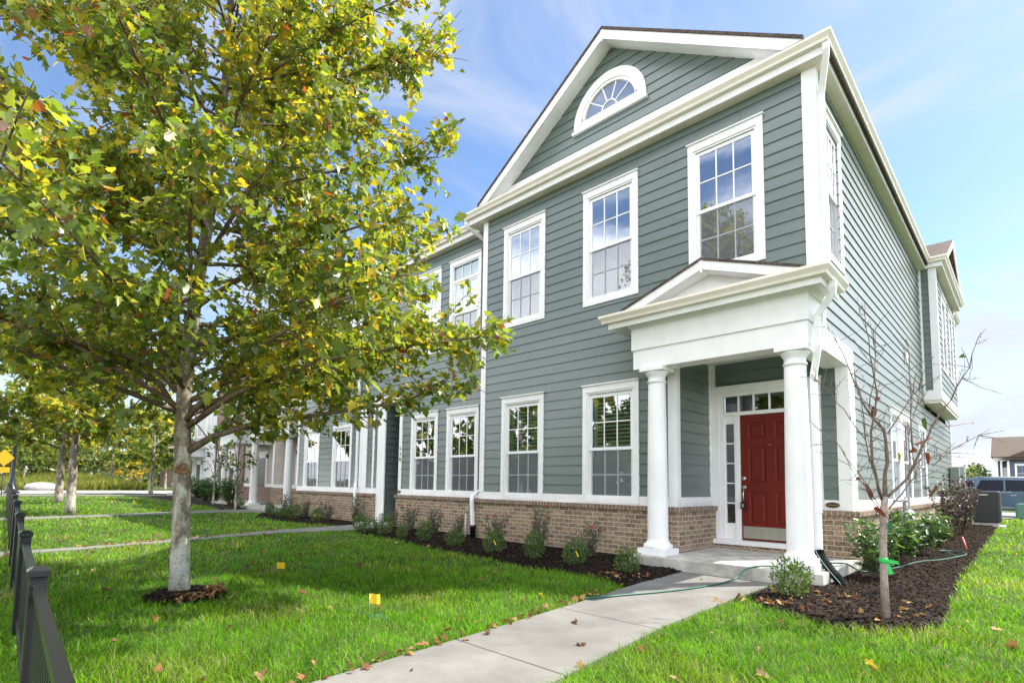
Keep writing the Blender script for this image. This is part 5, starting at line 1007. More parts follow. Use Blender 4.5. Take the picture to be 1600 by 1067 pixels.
for i, (x, y, sc, lb_) in enumerate([(-24.0, 0.9, 1.7, 'green shrub left of the lone boxwood'), (-27, 1.2, 1.9, 'green shrub below the second porch'), (-30, 1.6, 2.0, 'green shrub before the brick townhouse'), (-36, 3.0, 2.2, 'green shrub near the far corner porch'), (-40, 3.2, 2.2, 'green shrub at the far end of the row')]): shrub('laurel', 'green_shrub', x, y, sc, i*1.9, lb_, 'shrubs before the far townhouses', None, i % 2)

# ================================================================== GRASS
def zone(X, Y):
    ok = (Y > -9.1) & (Y < 24.5) & (X > -41) & (X < 5)
    for P in (FRONT_BED, SIDE_BED, LEFT_BED, TAUPE_BED): ok &= ~in_poly(P, X, Y)
    for P in (WALK, W2, W3): ok &= ~in_poly(P, X, Y)
    ok &= ~((((X+4.31)/0.42)**2+((Y+6.11)/0.34)**2) < 1)
    ok &= ~((X > -6.6) & (X < 0.1) & (Y > -0.1)) & ~((X > -2.45) & (X < 0.12) & (Y > -0.82)) & ~((X < -6.5) & (Y > 0.0) & (X > -16.5)) & ~((X < -16.4) & (Y > 0.6)) & ~((X < 0.1) & (Y > 0))
    ok &= ~((X > -17.5) & (X < -10) & (Y > -0.5) & (X > -12))
    return ok
def lawn():
    VV = []; FQ = []; FT = []; TT = []; base = 0
    rings = [(1.2, 3.2, 6000, 0.0038), (3.2, 5.0, 4400, 0.0046), (5.0, 7.5, 2300, 0.0062), (7.5, 11, 650, 0.011), (11, 17, 240, 0.017), (17, 28, 80, 0.028), (28, 45, 24, 0.05)]
    fw2 = np.array([_fw.x, _fw.y]); fw2 /= np.linalg.norm(fw2)
    for d0, d1, dens, wd in rings:
        n = int(math.pi*(d1*d1-d0*d0)*dens*(110/360)); a = R_(90)+_yaw+rng.uniform(R_(-55), R_(55), n); d = np.sqrt(rng.uniform(d0*d0, d1*d1, n))
        X = CAM[0]+d*np.cos(a); Y = CAM[1]+d*np.sin(a); k = zone(X, Y); X, Y, d = X[k], Y[k], d[k]; n = len(X)
        pn = np.sin(X*2.1+np.sin(Y*1.3)*1.5)*np.sin(Y*2.4+np.sin(X*0.9))
        pf_ = np.sin(X*0.7+1.1)*np.sin(Y*0.9+0.4)
        h = rng.uniform(0.020, 0.078, n)*(1+0.22*pn)*(1+0.25*(d0 > 11)); az = rng.uniform(0, 6.283, n); lean = rng.uniform(0.15, 1.5, n)*h
        w = wd*rng.uniform(0.6, 1.25, n); cx_, sx = np.cos(az), np.sin(az); a2 = az+rng.uniform(-.8, .8, n)+1.57; wx, wy = np.cos(a2)*w/2, np.sin(a2)*w/2
        V = np.stack([np.stack([X-wx, Y-wy, np.zeros(n)], -1), np.stack([X+wx, Y+wy, np.zeros(n)], -1), np.stack([X+wx*.8+cx_*lean*.35, Y+wy*.8+sx*lean*.35, h*.6], -1), np.stack([X-wx*.8+cx_*lean*.35, Y-wy*.8+sx*lean*.35, h*.6], -1), np.stack([X+cx_*lean, Y+sx*lean, h], -1)], 1)
        ix = base+np.arange(n)[:, None]*5; FQ.append(ix+np.array([[0, 1, 2, 3]])); FT.append(ix+np.array([[3, 2, 4]])); VV.append(V.reshape(-1, 3)); base += n*5
        c = np.array([[0.100, 0.255, 0.008]])*rng.uniform(0.40, 1.70, (n, 1))*(1+0.16*pf_[:, None]); c[:, 0] *= 1+0.35*np.clip(pn, 0, 1)
        p3 = np.sin(X*5.3+np.sin(Y*4.1)*2)*np.sin(Y*6.1+np.sin(X*3.7)*2); c *= (1+0.28*p3[:, None]*np.array([[1.0, 0.8, 1.0]])); h_ = np.clip(pf_, 0, 1); c[:, 0] *= 1+0.25*h_; c[:, 2] *= 1+1.0*h_
        dry = rng.random(n) < 0.05+0.22*(pn > 0.66)*(p3 > 0); c[dry] = np.array([0.30, 0.29, 0.14])*rng.uniform(0.7, 1.2, (dry.sum(), 1)); TT.append(c)
    F1 = np.concatenate(FQ); F2 = np.concatenate(FT); tt = np.concatenate(TT)
    o = mesh_np('grass', np.concatenate(VV), [F1, F2], GRASSM, tint=np.concatenate([tt, tt])); tag(o, 'mown green lawn grass around the houses and walks', 'grass', kind='stuff')
lawn()
# fallen leaves
def litter():
    P = []
    n = 1000; X = rng.uniform(-12, 3, n); Y = rng.uniform(-8, -0.8, n); k = zone(X, Y) & (rng.random(n) < 0.36); P += [(x, y, rng.uniform(.035, .06)) for x, y in zip(X[k], Y[k])]
    for P0, P1, m_ in ((( -1.58, -2.2), (-1.30, -5.0), 46), ((-1.29, -5.0), (-1.12, -6.8), 22), ((-9.6, -6.4), (-10.2, -4.0), 60), ((-9.9, -5.0), (-10.9, -2.4), 30)):
        for t_ in rng.random(m_): P.append((P0[0]+(P1[0]-P0[0])*t_+rng.normal()*0.05, P0[1]+(P1[1]-P0[1])*t_+rng.normal()*0.05, 0.045))
    for _ in range(70): a = rng.uniform(-0.6, 1.9); q = rng.uniform(.22, .44); P.append((-4.31+q*math.cos(a), -6.11+q*0.8*math.sin(a), 0.07))
    for _ in range(60): P.append((rng.uniform(-0.35, 1.15), rng.uniform(-2.2, -1.0), 0.07))
    for _ in range(40): P.append((rng.uniform(-2.3, -1.65), rng.uniform(-2.1, -1.2), 0.065))
    for _ in range(6): P.append((rng.uniform(-1.5, -.3), rng.uniform(-6, -1), 0.038))
    P = np.array(P); n = len(P); T = rng.normal(size=(n, 3))*np.array([1, 1, .25]); Nn = rng.normal(size=(n, 3))*0.35+np.array([0, 0, 1])
    o = leaves('fallen_leaves', P, T, Nn, rng.uniform(0.03, 0.085, n), tints(n, [((0.34, 0.21, 0.10), 20), ((0.22, 0.11, 0.05), 20), ((0.14, 0.065, 0.035), 14), ((0.36, 0.25, 0.13), 6), ((0.40, 0.28, 0.03), 1)], rng), 'plane', LITTER)
    tag(o, 'dry brown leaves scattered over the lawn, walk edges and mulch', 'fallen leaves', kind='stuff')
litter()

# ================================================================== FENCE
def fence():
    root = empty('fence', (-6, -7.35, 0), 'black metal picket fence running along the front lawn at the left edge', 'fence')
    zt = [0.735, 0.75, 0.765, 0.80, 0.86, 0.89]+[0.90]*10
    posts = [(0.60-2.13*i, -7.605+2.13*i*0.0457, zt[i]) for i in range(16)]
    for i, (x, y, z) in enumerate(posts):
        m_ = MB(); h = 0.034; m_.box(x-h, x+h, y-h, y+h, -0.05, z-0.03); m_.build('post', BLACKM, root, bevel=0.004)
        c = MB(); k = 0.042; c.box(x-k, x+k, y-k, y+k, z-0.0295, z+0.0); c.add([(x-k, y-k, z+.0005), (x+k, y-k, z+.0005), (x+k, y+k, z+.0005), (x-k, y+k, z+.0005), (x-.02, y-.02, z+0.018), (x+.02, y-.02, z+0.018), (x+.02, y+.02, z+0.018), (x-.02, y+.02, z+0.018)], [(4,5,6,7),(0,1,5,4),(1,2,6,5),(2,3,7,6),(3,0,4,7)]); c.build('post_cap', BLACKM, root, bevel=0.003)
    for (xa, ya, za), (xb, yb, zb) in zip(posts, posts[1:]):
        m_ = MB(); w = 0.019
        for dz0, dz1 in ((-0.105, -0.068), (None, None)):
            za0, za1 = (za+dz0, za+dz1) if dz0 else (0.10, 0.135); zb0, zb1 = (zb+dz0, zb+dz1) if dz0 else (0.10, 0.135)
            a, b_ = xa-0.034, xb+0.034
            m_.add([(a, ya-w, za0), (b_, yb-w, zb0), (b_, yb+w, zb0), (a, ya+w, za0), (a, ya-w, za1), (b_, yb-w, zb1), (b_, yb+w, zb1), (a, ya+w, za1)], [(0,3,2,1),(4,5,6,7),(0,1,5,4),(1,2,6,5),(2,3,7,6),(3,0,4,7)])
        n = 21
        for k in range(1, n): t_ = k/n; x = xa+(xb-xa)*t_; y = ya+(yb-ya)*t_; zt = za+(zb-za)*t_-0.105; m_.box(x-0.008, x+0.008, y-0.008, y+0.008, 0.136, zt); 
        m_.build('picket_panel', BLACKM, root)
        for (px, py, pz, sg) in ((xa, ya, za, -1), (xb, yb, zb, 1)):
            b2 = MB(); b2.box(px+sg*0.0345, px+sg*0.055, py-0.027, py+0.027, pz-0.113, pz-0.062); b2.build('rail_bracket', BLACKM, root, bevel=0.002)
fence()

# ================================================================== SMALL THINGS
def flag(x, y, label, h=0.42, lean=(0.0, 0.0), rz=0.0, fallen=False):
    root = empty('marker_flag', (x, y, 0.0), label, 'marker flag', 'yellow marker flags in the lawn')
    e = np.array([lean[0], lean[1], h]); w_ = MB(); w_.tube([(0, 0, -0.02), tuple(e)], 0.0016, 6); o = w_.build('wire', STEEL); o.parent = root
    f_ = MB(); d = np.array([math.cos(rz), math.sin(rz), 0]); up_ = unit(e); pts = []
    for i in range(5):
        for j in (0, 1): v = e-up_*0.085*(1-j)+d*0.10*i/4+np.array([-d[1], d[0], 0])*0.010*math.sin(i*1.6); pts.append(tuple(v))
    f_.add(pts, [(2*i, 2*i+2, 2*i+3, 2*i+1) for i in range(4)]); o = f_.build('flag_sheet', YELLOW); o.parent = root
    return root
for (x, y, lb_, h, ln, rz) in [(-5.16, -4.84, 'flat yellow marker flag standing in the lawn right of the sycamore', 0.14, (0.01, 0), 0.75), (-7.55, -4.5, 'tilted yellow marker flag behind the sycamore near the walk', 0.16, (-0.06, 0.02), 2.6), (-16.8, -3.2, 'yellow marker flag just left of the sycamore trunk', 0.30, (0.03, 0), 2.5),
      (-18.0, -3.4, 'yellow marker flag second left of the sycamore trunk', 0.32, (0.05, 0.0), 2.2), (-23.7, -3.5, 'left flag of a pair of yellow marker flags in the second lawn', 0.34, (-0.05, 0), 3.6), (-22.9, -3.0, 'right flag of a pair of yellow marker flags in the second lawn', 0.34, (0.05, 0), 0.7), (-22.0, -3.1, 'drooping yellow marker flag right of the pair', 0.30, (0.1, 0), 0.3), (-29.5, -2.8, 'farthest yellow marker flag near the third sycamore', 0.35, (0, 0), 0.9), (-21.3, 0.25, 'yellow marker flag near the lone boxwood', 0.30, (-0.02, 0), 2.9)]: flag(x, y, lb_, h, ln, rz)
fl = flag(-2.33, -5.2, 'drooped yellow marker flag among blue paint marks in the sunny lawn', 0.20, (-0.06, 0.03), 0.6)
bp_ = MB()
for i in range(26): a = random.uniform(0, 6.28); q = random.uniform(0.02, 0.22); bp_.add([(-2.25+q*math.cos(a), -5.2+q*0.5*math.sin(a), 0.03), (-2.24+q*math.cos(a), -5.2+q*.5*math.sin(a), 0.03), (-2.225+q*math.cos(a), -5.195+q*.5*math.sin(a), 0.055)], [(0, 1, 2)])
tag(bp_.build('paint_mark', mat('blue_marking_paint', (0.02, 0.30, 0.42), 0.6)), 'blue paint spots on the grass beside the drooped flag', 'paint mark', kind='stuff')
yl = leaves('yellow_leaf', np.array([[1.05, -3.55, 0.06]]), np.array([[1.0, 0.3, 0.1]]), np.array([[0.1, -0.4, 1.0]]), np.array([0.085]), np.array([[0.48, 0.33, 0.03]]), 'plane', LITTER); tag(yl, 'single bright yellow leaf on the grass below the side bed', 'leaf')

def smooth_path(P, n=6):
    P = [np.array(p, float) for p in P]; out_ = []
    for i in range(len(P)-1):
        p0, p1, p2, p3 = P[max(i-1, 0)], P[i], P[i+1], P[min(i+2, len(P)-1)]
        for t_ in np.linspace(0, 1, n, endpoint=False): out_.append(0.5*((2*p1)+(-p0+p2)*t_+(2*p0-5*p1+4*p2-p3)*t_*t_+(-p0+3*p1-3*p2+p3)*t_**3))
    out_.append(P[-1]); return out_
hm = MB(); hm.tube(smooth_path([(-1.46, -3.30, 0.045), (-1.37, -3.12, 0.042), (-1.26, -2.80, 0.042), (-1.08, -2.35, 0.042), (-0.92, -1.78, 0.042), (-0.84, -1.25, 0.044), (-0.80, -0.95, 0.07), (-0.74, -0.80, 0.17), (-0.62, -0.66, 0.209), (-0.46, -0.45, 0.209), (-0.40, -0.05, 0.209), (-0.25, 0.32, 0.209), (-0.05, 0.45, 0.209), (0.07, 0.52, 0.208), (0.16, 0.66, 0.13), (0.22, 1.0, 0.07), (0.40, 1.65, 0.068), (0.56, 2.9, 0.068), (0.77, 3.5, 0.068), (0.95, 4.4, 0.068), (1.0, 4.9, 0.068), (0.85, 5.3, 0.068), (0.60, 5.2, 0.068), (0.75, 4.9, 0.068), (0.93, 4.2, 0.068), (0.7, 4.4, 0.068)]), 0.0105, 10)
tag(hm.build('garden_hose', HOSE), 'dark green garden hose lying across the walk and porch slab into the side bed', 'hose')
cp = MB(); P = smooth_path([(-0.045, -0.272, 0.43), (-0.03, -0.285, 0.38), (0.05, -0.31, 0.26), (0.15, -0.335, 0.14), (0.225, -0.36, 0.06), (0.27, -0.38, -0.04)], 12); cp.tube(P, [0.060 if i % 2 else 0.050 for i in range(len(P))], 20, smooth=False)
dp = tag(cp.build('drain_pipe', BLACK), 'black corrugated drain pipe leading from the porch downspout into the mulch', 'drain pipe')
st_ = MB(); P2 = [Vector(p)+Vector((-0.02, -0.056, 0.022)) for p in P[3:-6]]; st_.tube(P2, 0.004, 5); st_.build('stripe', mat('pale_green_stripe', (0.35, 0.55, 0.42), 0.5), dp)
for (x, y, lb_) in ((-6.55, -0.17, 'black drain tube below the white downspout on the brick'), (-11.95, 0.19, 'black drain tube below the downspout left of number 530')):
    m_ = MB(); m_.lathe((x, y, -0.02), [(0.055, 0), (0.055, 0.28), (0.062, 0.282), (0.062, 0.345), (0.045, 0.346)], 16); tag(m_.build('drain_tube', BLACK), lb_, 'drain tube', 'black drain tubes')
m_ = MB(); m_.tube([(-6.80, -0.15, -0.02), (-6.80, -0.15, 0.55)], 0.022, 12); m_.tube([(-6.80, -0.15, 0.55), (-6.80, -0.15, 0.66), (-6.78, -0.13, 0.70), (-6.78, -0.085, 0.71)], 0.013, 10)
tag(m_.build('wall_spigot', mat('grey_pvc', (0.45, 0.45, 0.45), 0.5)), 'grey standpipe with spigot beside the white downspout', 'spigot')
# meters, air conditioner
root = empty('gas_meter', (0.15, 4.5, 0.55), 'grey gas meter with pipes on the side brick wall', 'gas meter'); m_ = MB(); m_.box(0.13, 0.33, 4.25, 4.55, 0.60, 0.80); m_.lathe((0.23, 4.40, 0.80), [(0.10, 0), (0.10, 0.02), (0.05, 0.04)], 16); m_.build('meter_body', mat('meter_grey', (0.45, 0.46, 0.46), 0.45), root, bevel=0.02)
m_ = MB(); m_.tube([(0.20, 4.30, 0.82), (0.20, 4.30, 0.98), (0.20, 3.95, 1.0), (0.10, 3.9, 1.0)], 0.018, 8); m_.tube([(0.20, 4.5, 0.82), (0.20, 4.5, 1.05), (0.20, 4.9, 1.05), (0.20, 4.9, 0.02)], 0.018, 8); m_.lathe((0.20, 4.30, 1.0), [(0.06, -0.03), (0.075, 0), (0.06, 0.03)], 14); m_.build('pipe', mat('pipe_grey', (0.30, 0.31, 0.32), 0.45), root)
root = empty('electric_meter', (0.1, 14.6, 1.2), 'two grey electric boxes on the rear corner of the side wall', 'electric meter'); m_ = MB(); m_.box(0.03, 0.26, 14.55, 14.95, 1.22, 1.95); m_.build('meter_box', mat('box_grey_green', (0.20, 0.22, 0.20), 0.5), root, bevel=0.01); m_ = MB(); m_.box(0.03, 0.36, 15.05, 15.5, 1.15, 1.98); m_.build('disconnect_box', mat('box_grey', (0.33, 0.34, 0.34), 0.5), root, bevel=0.01); m_ = MB(); m_.tube([(0.22, 15.3, 1.15), (0.22, 15.3, -0.02)], 0.04, 10); m_.tube([(0.10, 14.75, 1.22), (0.10, 14.75, 0.0)], 0.025, 8); m_.build('conduit', mat('pipe_grey', (0.3, 0.31, 0.32), 0.45), root)
root = empty('air_conditioner', (0.72, 16.6, 0.03), 'dark grey air conditioner on a pad at the end of the side bed', 'air conditioner'); ACM = mat('dark_grey_cabinet', (0.028, 0.029, 0.031), 0.5, bump=0.0)
m_ = MB(); m_.box(0.30, 1.14, 16.2, 17.0, 0.15, 1.20); m_.build('cabinet', ACM, root, bevel=0.05)
m_ = MB()
for k in range(24): z = 0.25+k*0.038; m_.box(0.345, 1.095, 16.188, 16.1995, z, z+0.014)
for k in range(24): z = 0.25+k*0.038; m_.box(1.1405, 1.152, 16.25, 16.95, z, z+0.014)
m_.build('louvre', mat('louvre_grey', (0.04, 0.041, 0.043), 0.5), root)
m_ = MB(); m_.box(0.36, 1.08, 16.26, 16.94, 0.06, 0.15); m_.box(0.2, 1.24, 16.1, 17.1, -0.02, 0.06); m_.build('pad', CONC2, root)
m_ = MB(); m_.box(0.60, 0.84, 16.184, 16.1875, 1.06, 1.10); m_.build('badge', NICKEL, root)
m_ = MB(); m_.prism([(1.35, 24.6, -0.02), (2.35, 24.6, -0.02), (2.35, 24.6, 0.60), (2.27, 24.6, 0.68), (1.43, 24.6, 0.68), (1.35, 24.6, 0.60)], (0, 0.8, 0)); tb_ = tag(m_.build('transformer_box', mat('utility_green', (0.07, 0.16, 0.12), 0.5), None, bevel=0.05), 'rounded green utility box on the lawn by the alley', 'utility box')
m_ = MB(); m_.box(1.42, 2.28, 24.585, 24.5985, 0.06, 0.56); m_.build('door', mat('utility_green_door', (0.08, 0.18, 0.135), 0.5), tb_, bevel=0.005)
m_ = MB(); m_.tube([(0.95, 6.0, -0.02), (0.86, 6.2, 0.28)], 0.018, 8); tag(m_.build('marker_stake', mat('red_stake_paint', (0.45, 0.05, 0.04), 0.5)), 'short red stake leaning in the side bed', 'stake')
m_ = MB(); m_.tube([(0.15, 1.6, 0.70), (0.20, 1.6, 0.70), (0.24, 1.6, 0.66)], 0.016, 8); m_.lathe((0.15, 1.6, 0.70), [(0.03, -0.06), (0.03, -0.03)], 10, 'x'); sp_o = tag(m_.build('hose_tap', mat('tap_brass', (0.12, 0.12, 0.11), 0.4, 0.5, 0.6)), 'hose tap on the side brick behind the bare tree', 'tap')

# ================================================================== CARS, LAMP, SIGN, FAR THINGS
def suv(loc, rz, paint, label, sc=1.0, name='parked_car'):
    root = empty(name, loc, label, 'car'); root.rotation_euler = (0, 0, rz); root.scale = (sc, sc, sc)
    GL = MATS.get('car_glass') or mat('car_glass', (0.004, 0.006, 0.014), 0.10, 0.25); TY = mat('tyre_rubber', (0.015, 0.015, 0.015), 0.8); CH = mat('car_chrome', (0.6, 0.6, 0.6), 0.2, 0.5, 1.0)
    def pr(mb, poly, y0, y1): mb.prism([(x, y0, z) for x, z in poly], (0, y1-y0, 0))
    # x: rear at 0, front at 5.2
    low = [(0.02, 0.42), (0.0, 0.75), (0.04, 1.10), (0.10, 1.16), (3.55, 1.17), (4.6, 1.10), (5.02, 1.0), (5.16, 0.80), (5.18, 0.45), (4.85, 0.32), (4.62, 0.32)]
    def arch(cx_, r): return [(cx_+r*math.cos(a), 0.36+r*math.sin(a)) for a in np.linspace(0.05, math.pi-0.05, 9)]
    low = low+arch(4.15, 0.44)+[(3.65, 0.30), (1.62, 0.30)]+arch(1.12, 0.44)+[(0.62, 0.34)]
    b = MB(); pr(b, low, -0.98, 0.98)
    cab = [(0.06, 1.165), (0.20, 1.70), (0.32, 1.80), (0.9, 1.86), (2.6, 1.84), (3.05, 1.76), (3.75, 1.19)]
    n = len(cab); vs = [(x, -0.97+0.20*max(0, (z-1.165)/0.7), z) for x, z in cab]+[(x, 0.97-0.20*max(0, (z-1.165)/0.7), z) for x, z in cab]
    b.add(vs, [tuple(range(n))[::-1], tuple(range(n, 2*n))]+[(i, (i+1) % n, n+(i+1) % n, n+i) for i in range(n)])
    o = b.build('body', paint, None, bevel=0.03); o.parent = root
    for s_ in (-1, 1):
        g_ = MB(); f_ = lambda x, z, off=0.012: (x, s_*((0.97-0.20*max(0, (z-1.165)/0.7))+off), z)
        for q in ([(0.16, 1.22), (0.28, 1.64), (0.72, 1.70), (0.55, 1.22)], [(0.72, 1.22), (0.92, 1.72), (1.72, 1.73), (1.72, 1.22)], [(1.78, 1.22), (1.78, 1.73), (2.55, 1.71), (2.62, 1.22)], [(2.70, 1.22), (2.63, 1.70), (2.95, 1.66), (3.55, 1.24)]):
            g_.poly([f_(*p) for p in q])
        o = g_.build('window', GL); o.parent = root
        t_ = MB(); t_.box(0.65, 3.62, s_*0.975, s_*0.992, 0.42, 0.47); t_.box(0.62, 2.8, s_*0.76, s_*0.79, 1.86, 1.89); o = t_.build('side_trim', CH); o.parent = root
        h_ = MB(); h_.box(1.95, 2.15, s_*0.98, s_*1.005, 1.0, 1.03); h_.box(1.05, 1.25, s_*0.98, s_*1.005, 1.0, 1.03); o = h_.build('door_handle', CH); o.parent = root
        mi = MB(); mi.box(3.28, 3.42, s_*0.99, s_*1.18, 1.18, 1.34); o = mi.build('mirror', paint, None, 0.03); o.parent = root
        l_ = MB(); l_.box(-0.01, 0.10, s_*0.80, s_*0.985, 0.85, 1.15); o = l_.build('tail_light', mat('tail_light_red', (0.35, 0.01, 0.01), 0.25)); o.parent = root
        l_ = MB(); l_.box(4.9, 5.10, s_*0.70, s_*0.985, 0.82, 0.98); o = l_.build('headlight', mat('headlight_clear', (0.7, 0.72, 0.75), 0.15)); o.parent = root
        for wx in (1.12, 4.15):
            w_ = MB(); w_.lathe((wx, s_*0.86, 0.36), [(0.20, -0.12), (0.34, -0.12), (0.365, -0.08), (0.365, 0.08), (0.34, 0.12), (0.22, 0.12)], 28, 'y'); o = w_.build('wheel', TY); o.parent = root
            r_ = MB(); r_.lathe((wx, s_*0.86, 0.36), [(0.23, s_*0.10), (0.22, s_*0.125), (0.06, s_*0.11), (0.05, s_*0.13)], 20, 'y'); q = r_.build('rim', CH); q.parent = o
    g_ = MB(); g_.poly([(2.68, -0.76, 1.83), (2.68, 0.76, 1.83), (3.70, 0.92, 1.22), (3.70, -0.92, 1.22)]); g_.v = [(x+0.03, y, z+0.012) for x, y, z in g_.v]; o = g_.build('windscreen', GL); o.parent = root
    g_ = MB(); g_.poly([(0.09, -0.9, 1.22), (0.20, -0.78, 1.66), (0.20, 0.78, 1.66), (0.09, 0.9, 1.22)]); g_.v = [(x-0.02, y, z) for x, y, z in g_.v]; o = g_.build('rear_window', GL); o.parent = root
    return root
suv((-0.75, 27.4, 0.01), 0.0, mat('steel_blue_car_paint', (0.055, 0.10, 0.15), 0.25, 0.6, 0.35, coat=0.8), 'blue grey suv parked in the alley behind the air conditioner')
suv((-71.5, 11.0, 0.01), 0.35, mat('white_car_paint', (0.75, 0.75, 0.75), 0.25, 0.6, coat=0.6), 'white car parked near the far corner porch')

def blue_house():
    h = empty('house', (3, 60, 0), 'slate blue house with brown roof beyond the alley', 'house'); bl = mat('slate_blue_siding', (0.075, 0.095, 0.15), 0.5)
    f = Face('x', 58, -1); s = siding(f, 0.45, 9, 1.0, 4.1, phase=1.0); siding(Face('x', 59.5, -1), -0.2, 0.45, 1.0, 4.1, phase=1.0, mb=s); s.prism([(0.45, 57.98, 4.101), (5.45, 57.98, 4.101), (2.95, 57.98, 5.2)], (0, 0.05, 0)); s.build('siding', bl, h)
    b = MB(); b.box(0.45, 9, 57.99, 66, -0.05, 0.99); b.box(-0.3, 0.449, 57.99, 60, -0.05, 0.9); b.box(-0.2, 9, 60, 66, 0.991, 4.1); b.build('body', bl, h)
    t = MB(); t.box(0.45, 0.62, 57.9, 57.97, 1.0, 4.1); t.box(-0.45, 0.449, 57.9, 58.1, 3.95, 4.3); [t.box(x, x+0.13, 57.95, 58.1, 0, 3.95) for x in (-0.30, 0.0)]
    for sg in (-1, 1): t.prism([(2.95, 57.6, 5.35), (2.95+sg*2.9, 57.6, 4.05), (2.95+sg*2.9, 57.6, 3.85), (2.95, 57.6, 5.15)], (0, 0.06, 0))
    t.build('white_trim', WHITE, h)
    d = MB(); d.box(0.15, 0.42, 59.4, 59.47, 1.0, 3.4); d.build('door', VINYL, h)
    window(Face('x', 57.98, -1), h, 0.95, 2.2, 2.0, 3.7, (1.1, 2.05, 2.15, 3.5), 2.8, screen=False)
    r = MB(); r.prism([(-0.6, 57.4, 4.3), (-0.6, 62, 6.4), (-0.6, 66.5, 4.3)], (10, 0, 0)); r.prism([(-0.05, 57.5, 4.02), (2.95, 57.5, 5.45), (5.95, 57.5, 4.02)], (0, 5, 0)); r.build('roof', mat('brown_roof', (0.085, 0.062, 0.048), 0.9, var=0.2, vscale=8), h)
blue_house()
def bush(x, y, R, Hh, label, n=2600, ls=(0.2, 0.35), pal=GREENP):
    root = empty('bush', (x, y, 0), label, 'bush'); d = rng.normal(size=(n, 3)); d /= np.linalg.norm(d, axis=1, keepdims=True); d[:, 2] = abs(d[:, 2]); rad = (0.6+0.4*rng.random(n)**.5)*(1+0.12*np.sin(d[:, 0]*7)+0.1*np.sin(d[:, 1]*8+d[:, 2]*5))
    P = d*rad[:, None]*np.array([R, R, Hh])+np.array([x, y, 0]); leaves('foliage', P, rng.normal(size=(n, 3)), rng.normal(size=(n, 3)), rng.uniform(*ls, n), tints(n, pal, rng), 'star', SHRUB, root)
    m_ = MB(); [m_.tube([(x+0.1*math.cos(a), y+0.1*math.sin(a), -0.05), (x+R*0.6*math.cos(a), y+R*0.6*math.sin(a), Hh*0.6)], [0.06, 0.02], 6) for a in (0, 1.3, 2.5, 3.8, 5.1)]; m_.build('stem', BARK, root)
bush(-2.6, 62, 3.2, 3.6, 'rounded green bush left of the slate blue house')
ht = plane_tree((3.6, 45), 6.0, [(2.2, 0.4), (3.2, 1.6), (4.5, 1.6), (5.6, 0.6)], 12, 4, 4, (0.12, 0.2), 77, 'thin autumn tree in front of the slate blue house', None, zlo=2.4, r0=0.05, pal=[((0.30, 0.14, 0.03), 3), ((0.35, 0.25, 0.05), 2)], name='thin_tree', zmin=2.2)

root = empty('street_lamp', (-50.5, -5.0, 0), 'black street lamp post with fluted base beyond the fence', 'street lamp')
m_ = MB(); m_.lathe((-50.5, -5.0, 0), [(0.46, -0.05), (0.46, 0.14), (0.34, 0.2), (0.30, 0.5), (0.20, 0.62), (0.17, 1.1), (0.13, 1.2), (0.11, 4.6), (0.14, 4.65), (0.10, 4.8)], 16); m_.build('post', BLACKM, root)
m_ = MB(); m_.lathe((-50.5, -5.0, 4.8), [(0.14, 0), (0.26, 0.15), (0.22, 0.75), (0.30, 0.8), (0.08, 1.05), (0.03, 1.2)], 12); m_.build('lantern', BLACKM, root)
root = empty('road_sign', (-45.2, -5.75, 0), 'yellow diamond road sign with smaller plate below, at the left edge', 'road sign')
m_ = MB(); m_.tube([(-45.2, -5.75, -0.05), (-45.2, -5.75, 2.9)], 0.035, 8); m_.build('post', mat('sign_post', (0.10, 0.11, 0.10), 0.5), root)
YS = mat('sign_yellow', (0.75, 0.36, 0.01), 0.5)
m_ = MB(); m_.prism([(-45.12, -5.75, 1.85), (-45.12, -5.27, 2.40), (-45.12, -5.75, 2.95), (-45.12, -6.23, 2.40)], (0.03, 0, 0)); m_.build('diamond_plate', YS, root)
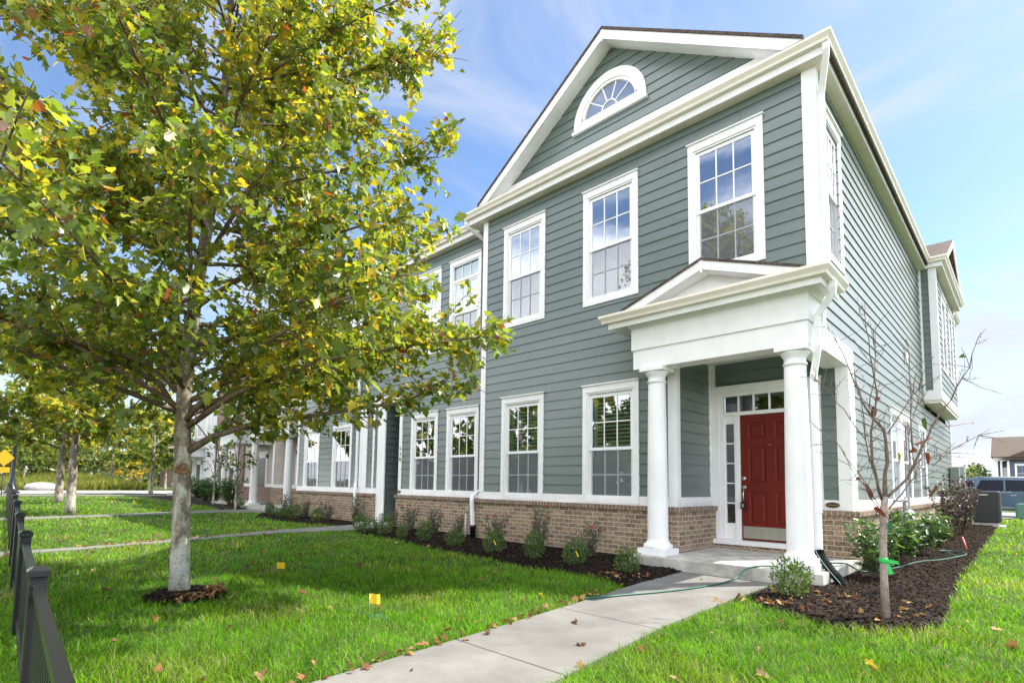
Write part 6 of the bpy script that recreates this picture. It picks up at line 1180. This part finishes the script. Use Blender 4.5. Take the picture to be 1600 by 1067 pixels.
m_ = MB(); m_.box(-45.12, -45.09, -6.05, -5.45, 1.45, 1.80); m_.build('lower_plate', YS, root)
# meadow of tall grass, boulder, far houses
def meadow():
    n = 26000; X = -63-rng.random(n)**1.5*34; Y = rng.uniform(-40, 6, n); h = rng.uniform(0.5, 1.0, n)*(1+0.2*np.sin(Y*0.5))+np.clip((-63-X)*0.035, 0, 1.2); az = rng.uniform(0, 6.283, n); w = rng.uniform(0.06, 0.16, n); wx, wy = np.cos(az)*w, np.sin(az)*w; ln = rng.normal(size=n)*0.25
    V = np.stack([np.stack([X-wx, Y-wy, np.zeros(n)], -1), np.stack([X+wx, Y+wy, np.zeros(n)], -1), np.stack([X+ln, Y+ln*.5, h], -1)], 1).reshape(-1, 3)
    c = tints(n, [((0.17, 0.21, 0.04), 30), ((0.27, 0.26, 0.07), 20), ((0.11, 0.15, 0.03), 14)], rng); o = mesh_np('meadow_grass', V, [np.arange(n*3).reshape(n, 3)], GRASSM, tint=c); tag(o, 'tall yellow green meadow grass beyond the cross street', 'tall grass', kind='stuff')
meadow()
bo = MB(); bo.lathe((-62.6, -2.4, -0.05), [(0.6, 0), (0.75, 0.3), (0.62, 0.6), (0.3, 0.75), (0.03, 0.78)], 12); bo.v = [(x, -2.4+(y+2.4)*1.7+0.08*math.sin(x*9), z) for x, y, z in bo.v]; tag(bo.build('boulder', mat('pale_boulder', (0.45, 0.43, 0.42), 0.9, var=0.25, vscale=3)), 'pale boulder at the edge of the meadow across the street', 'boulder')
hb = empty('house', (-92, 18, 0), 'small brick house with white trim far beyond the cross street', 'house')
m_ = MB(); m_.box(-96, -88, 14.5, 22, -0.05, 3.4); m_.build('wall', BRICK2, hb); m_ = MB(); m_.prism([(-96.5, 14, 3.41), (-87.5, 14, 3.41), (-92, 14, 6.2)], (0, 8.5, 0)); m_.build('roof', mat('brown_roof', (0.16, 0.115, 0.09), 0.9), hb); m_ = MB(); [m_.box(-87.99, -87.9, y, y+0.9, 0.2, 3.3) for y in (14.6, 17.2, 19.8)]; m_.build('white_trim', WHITE, hb)
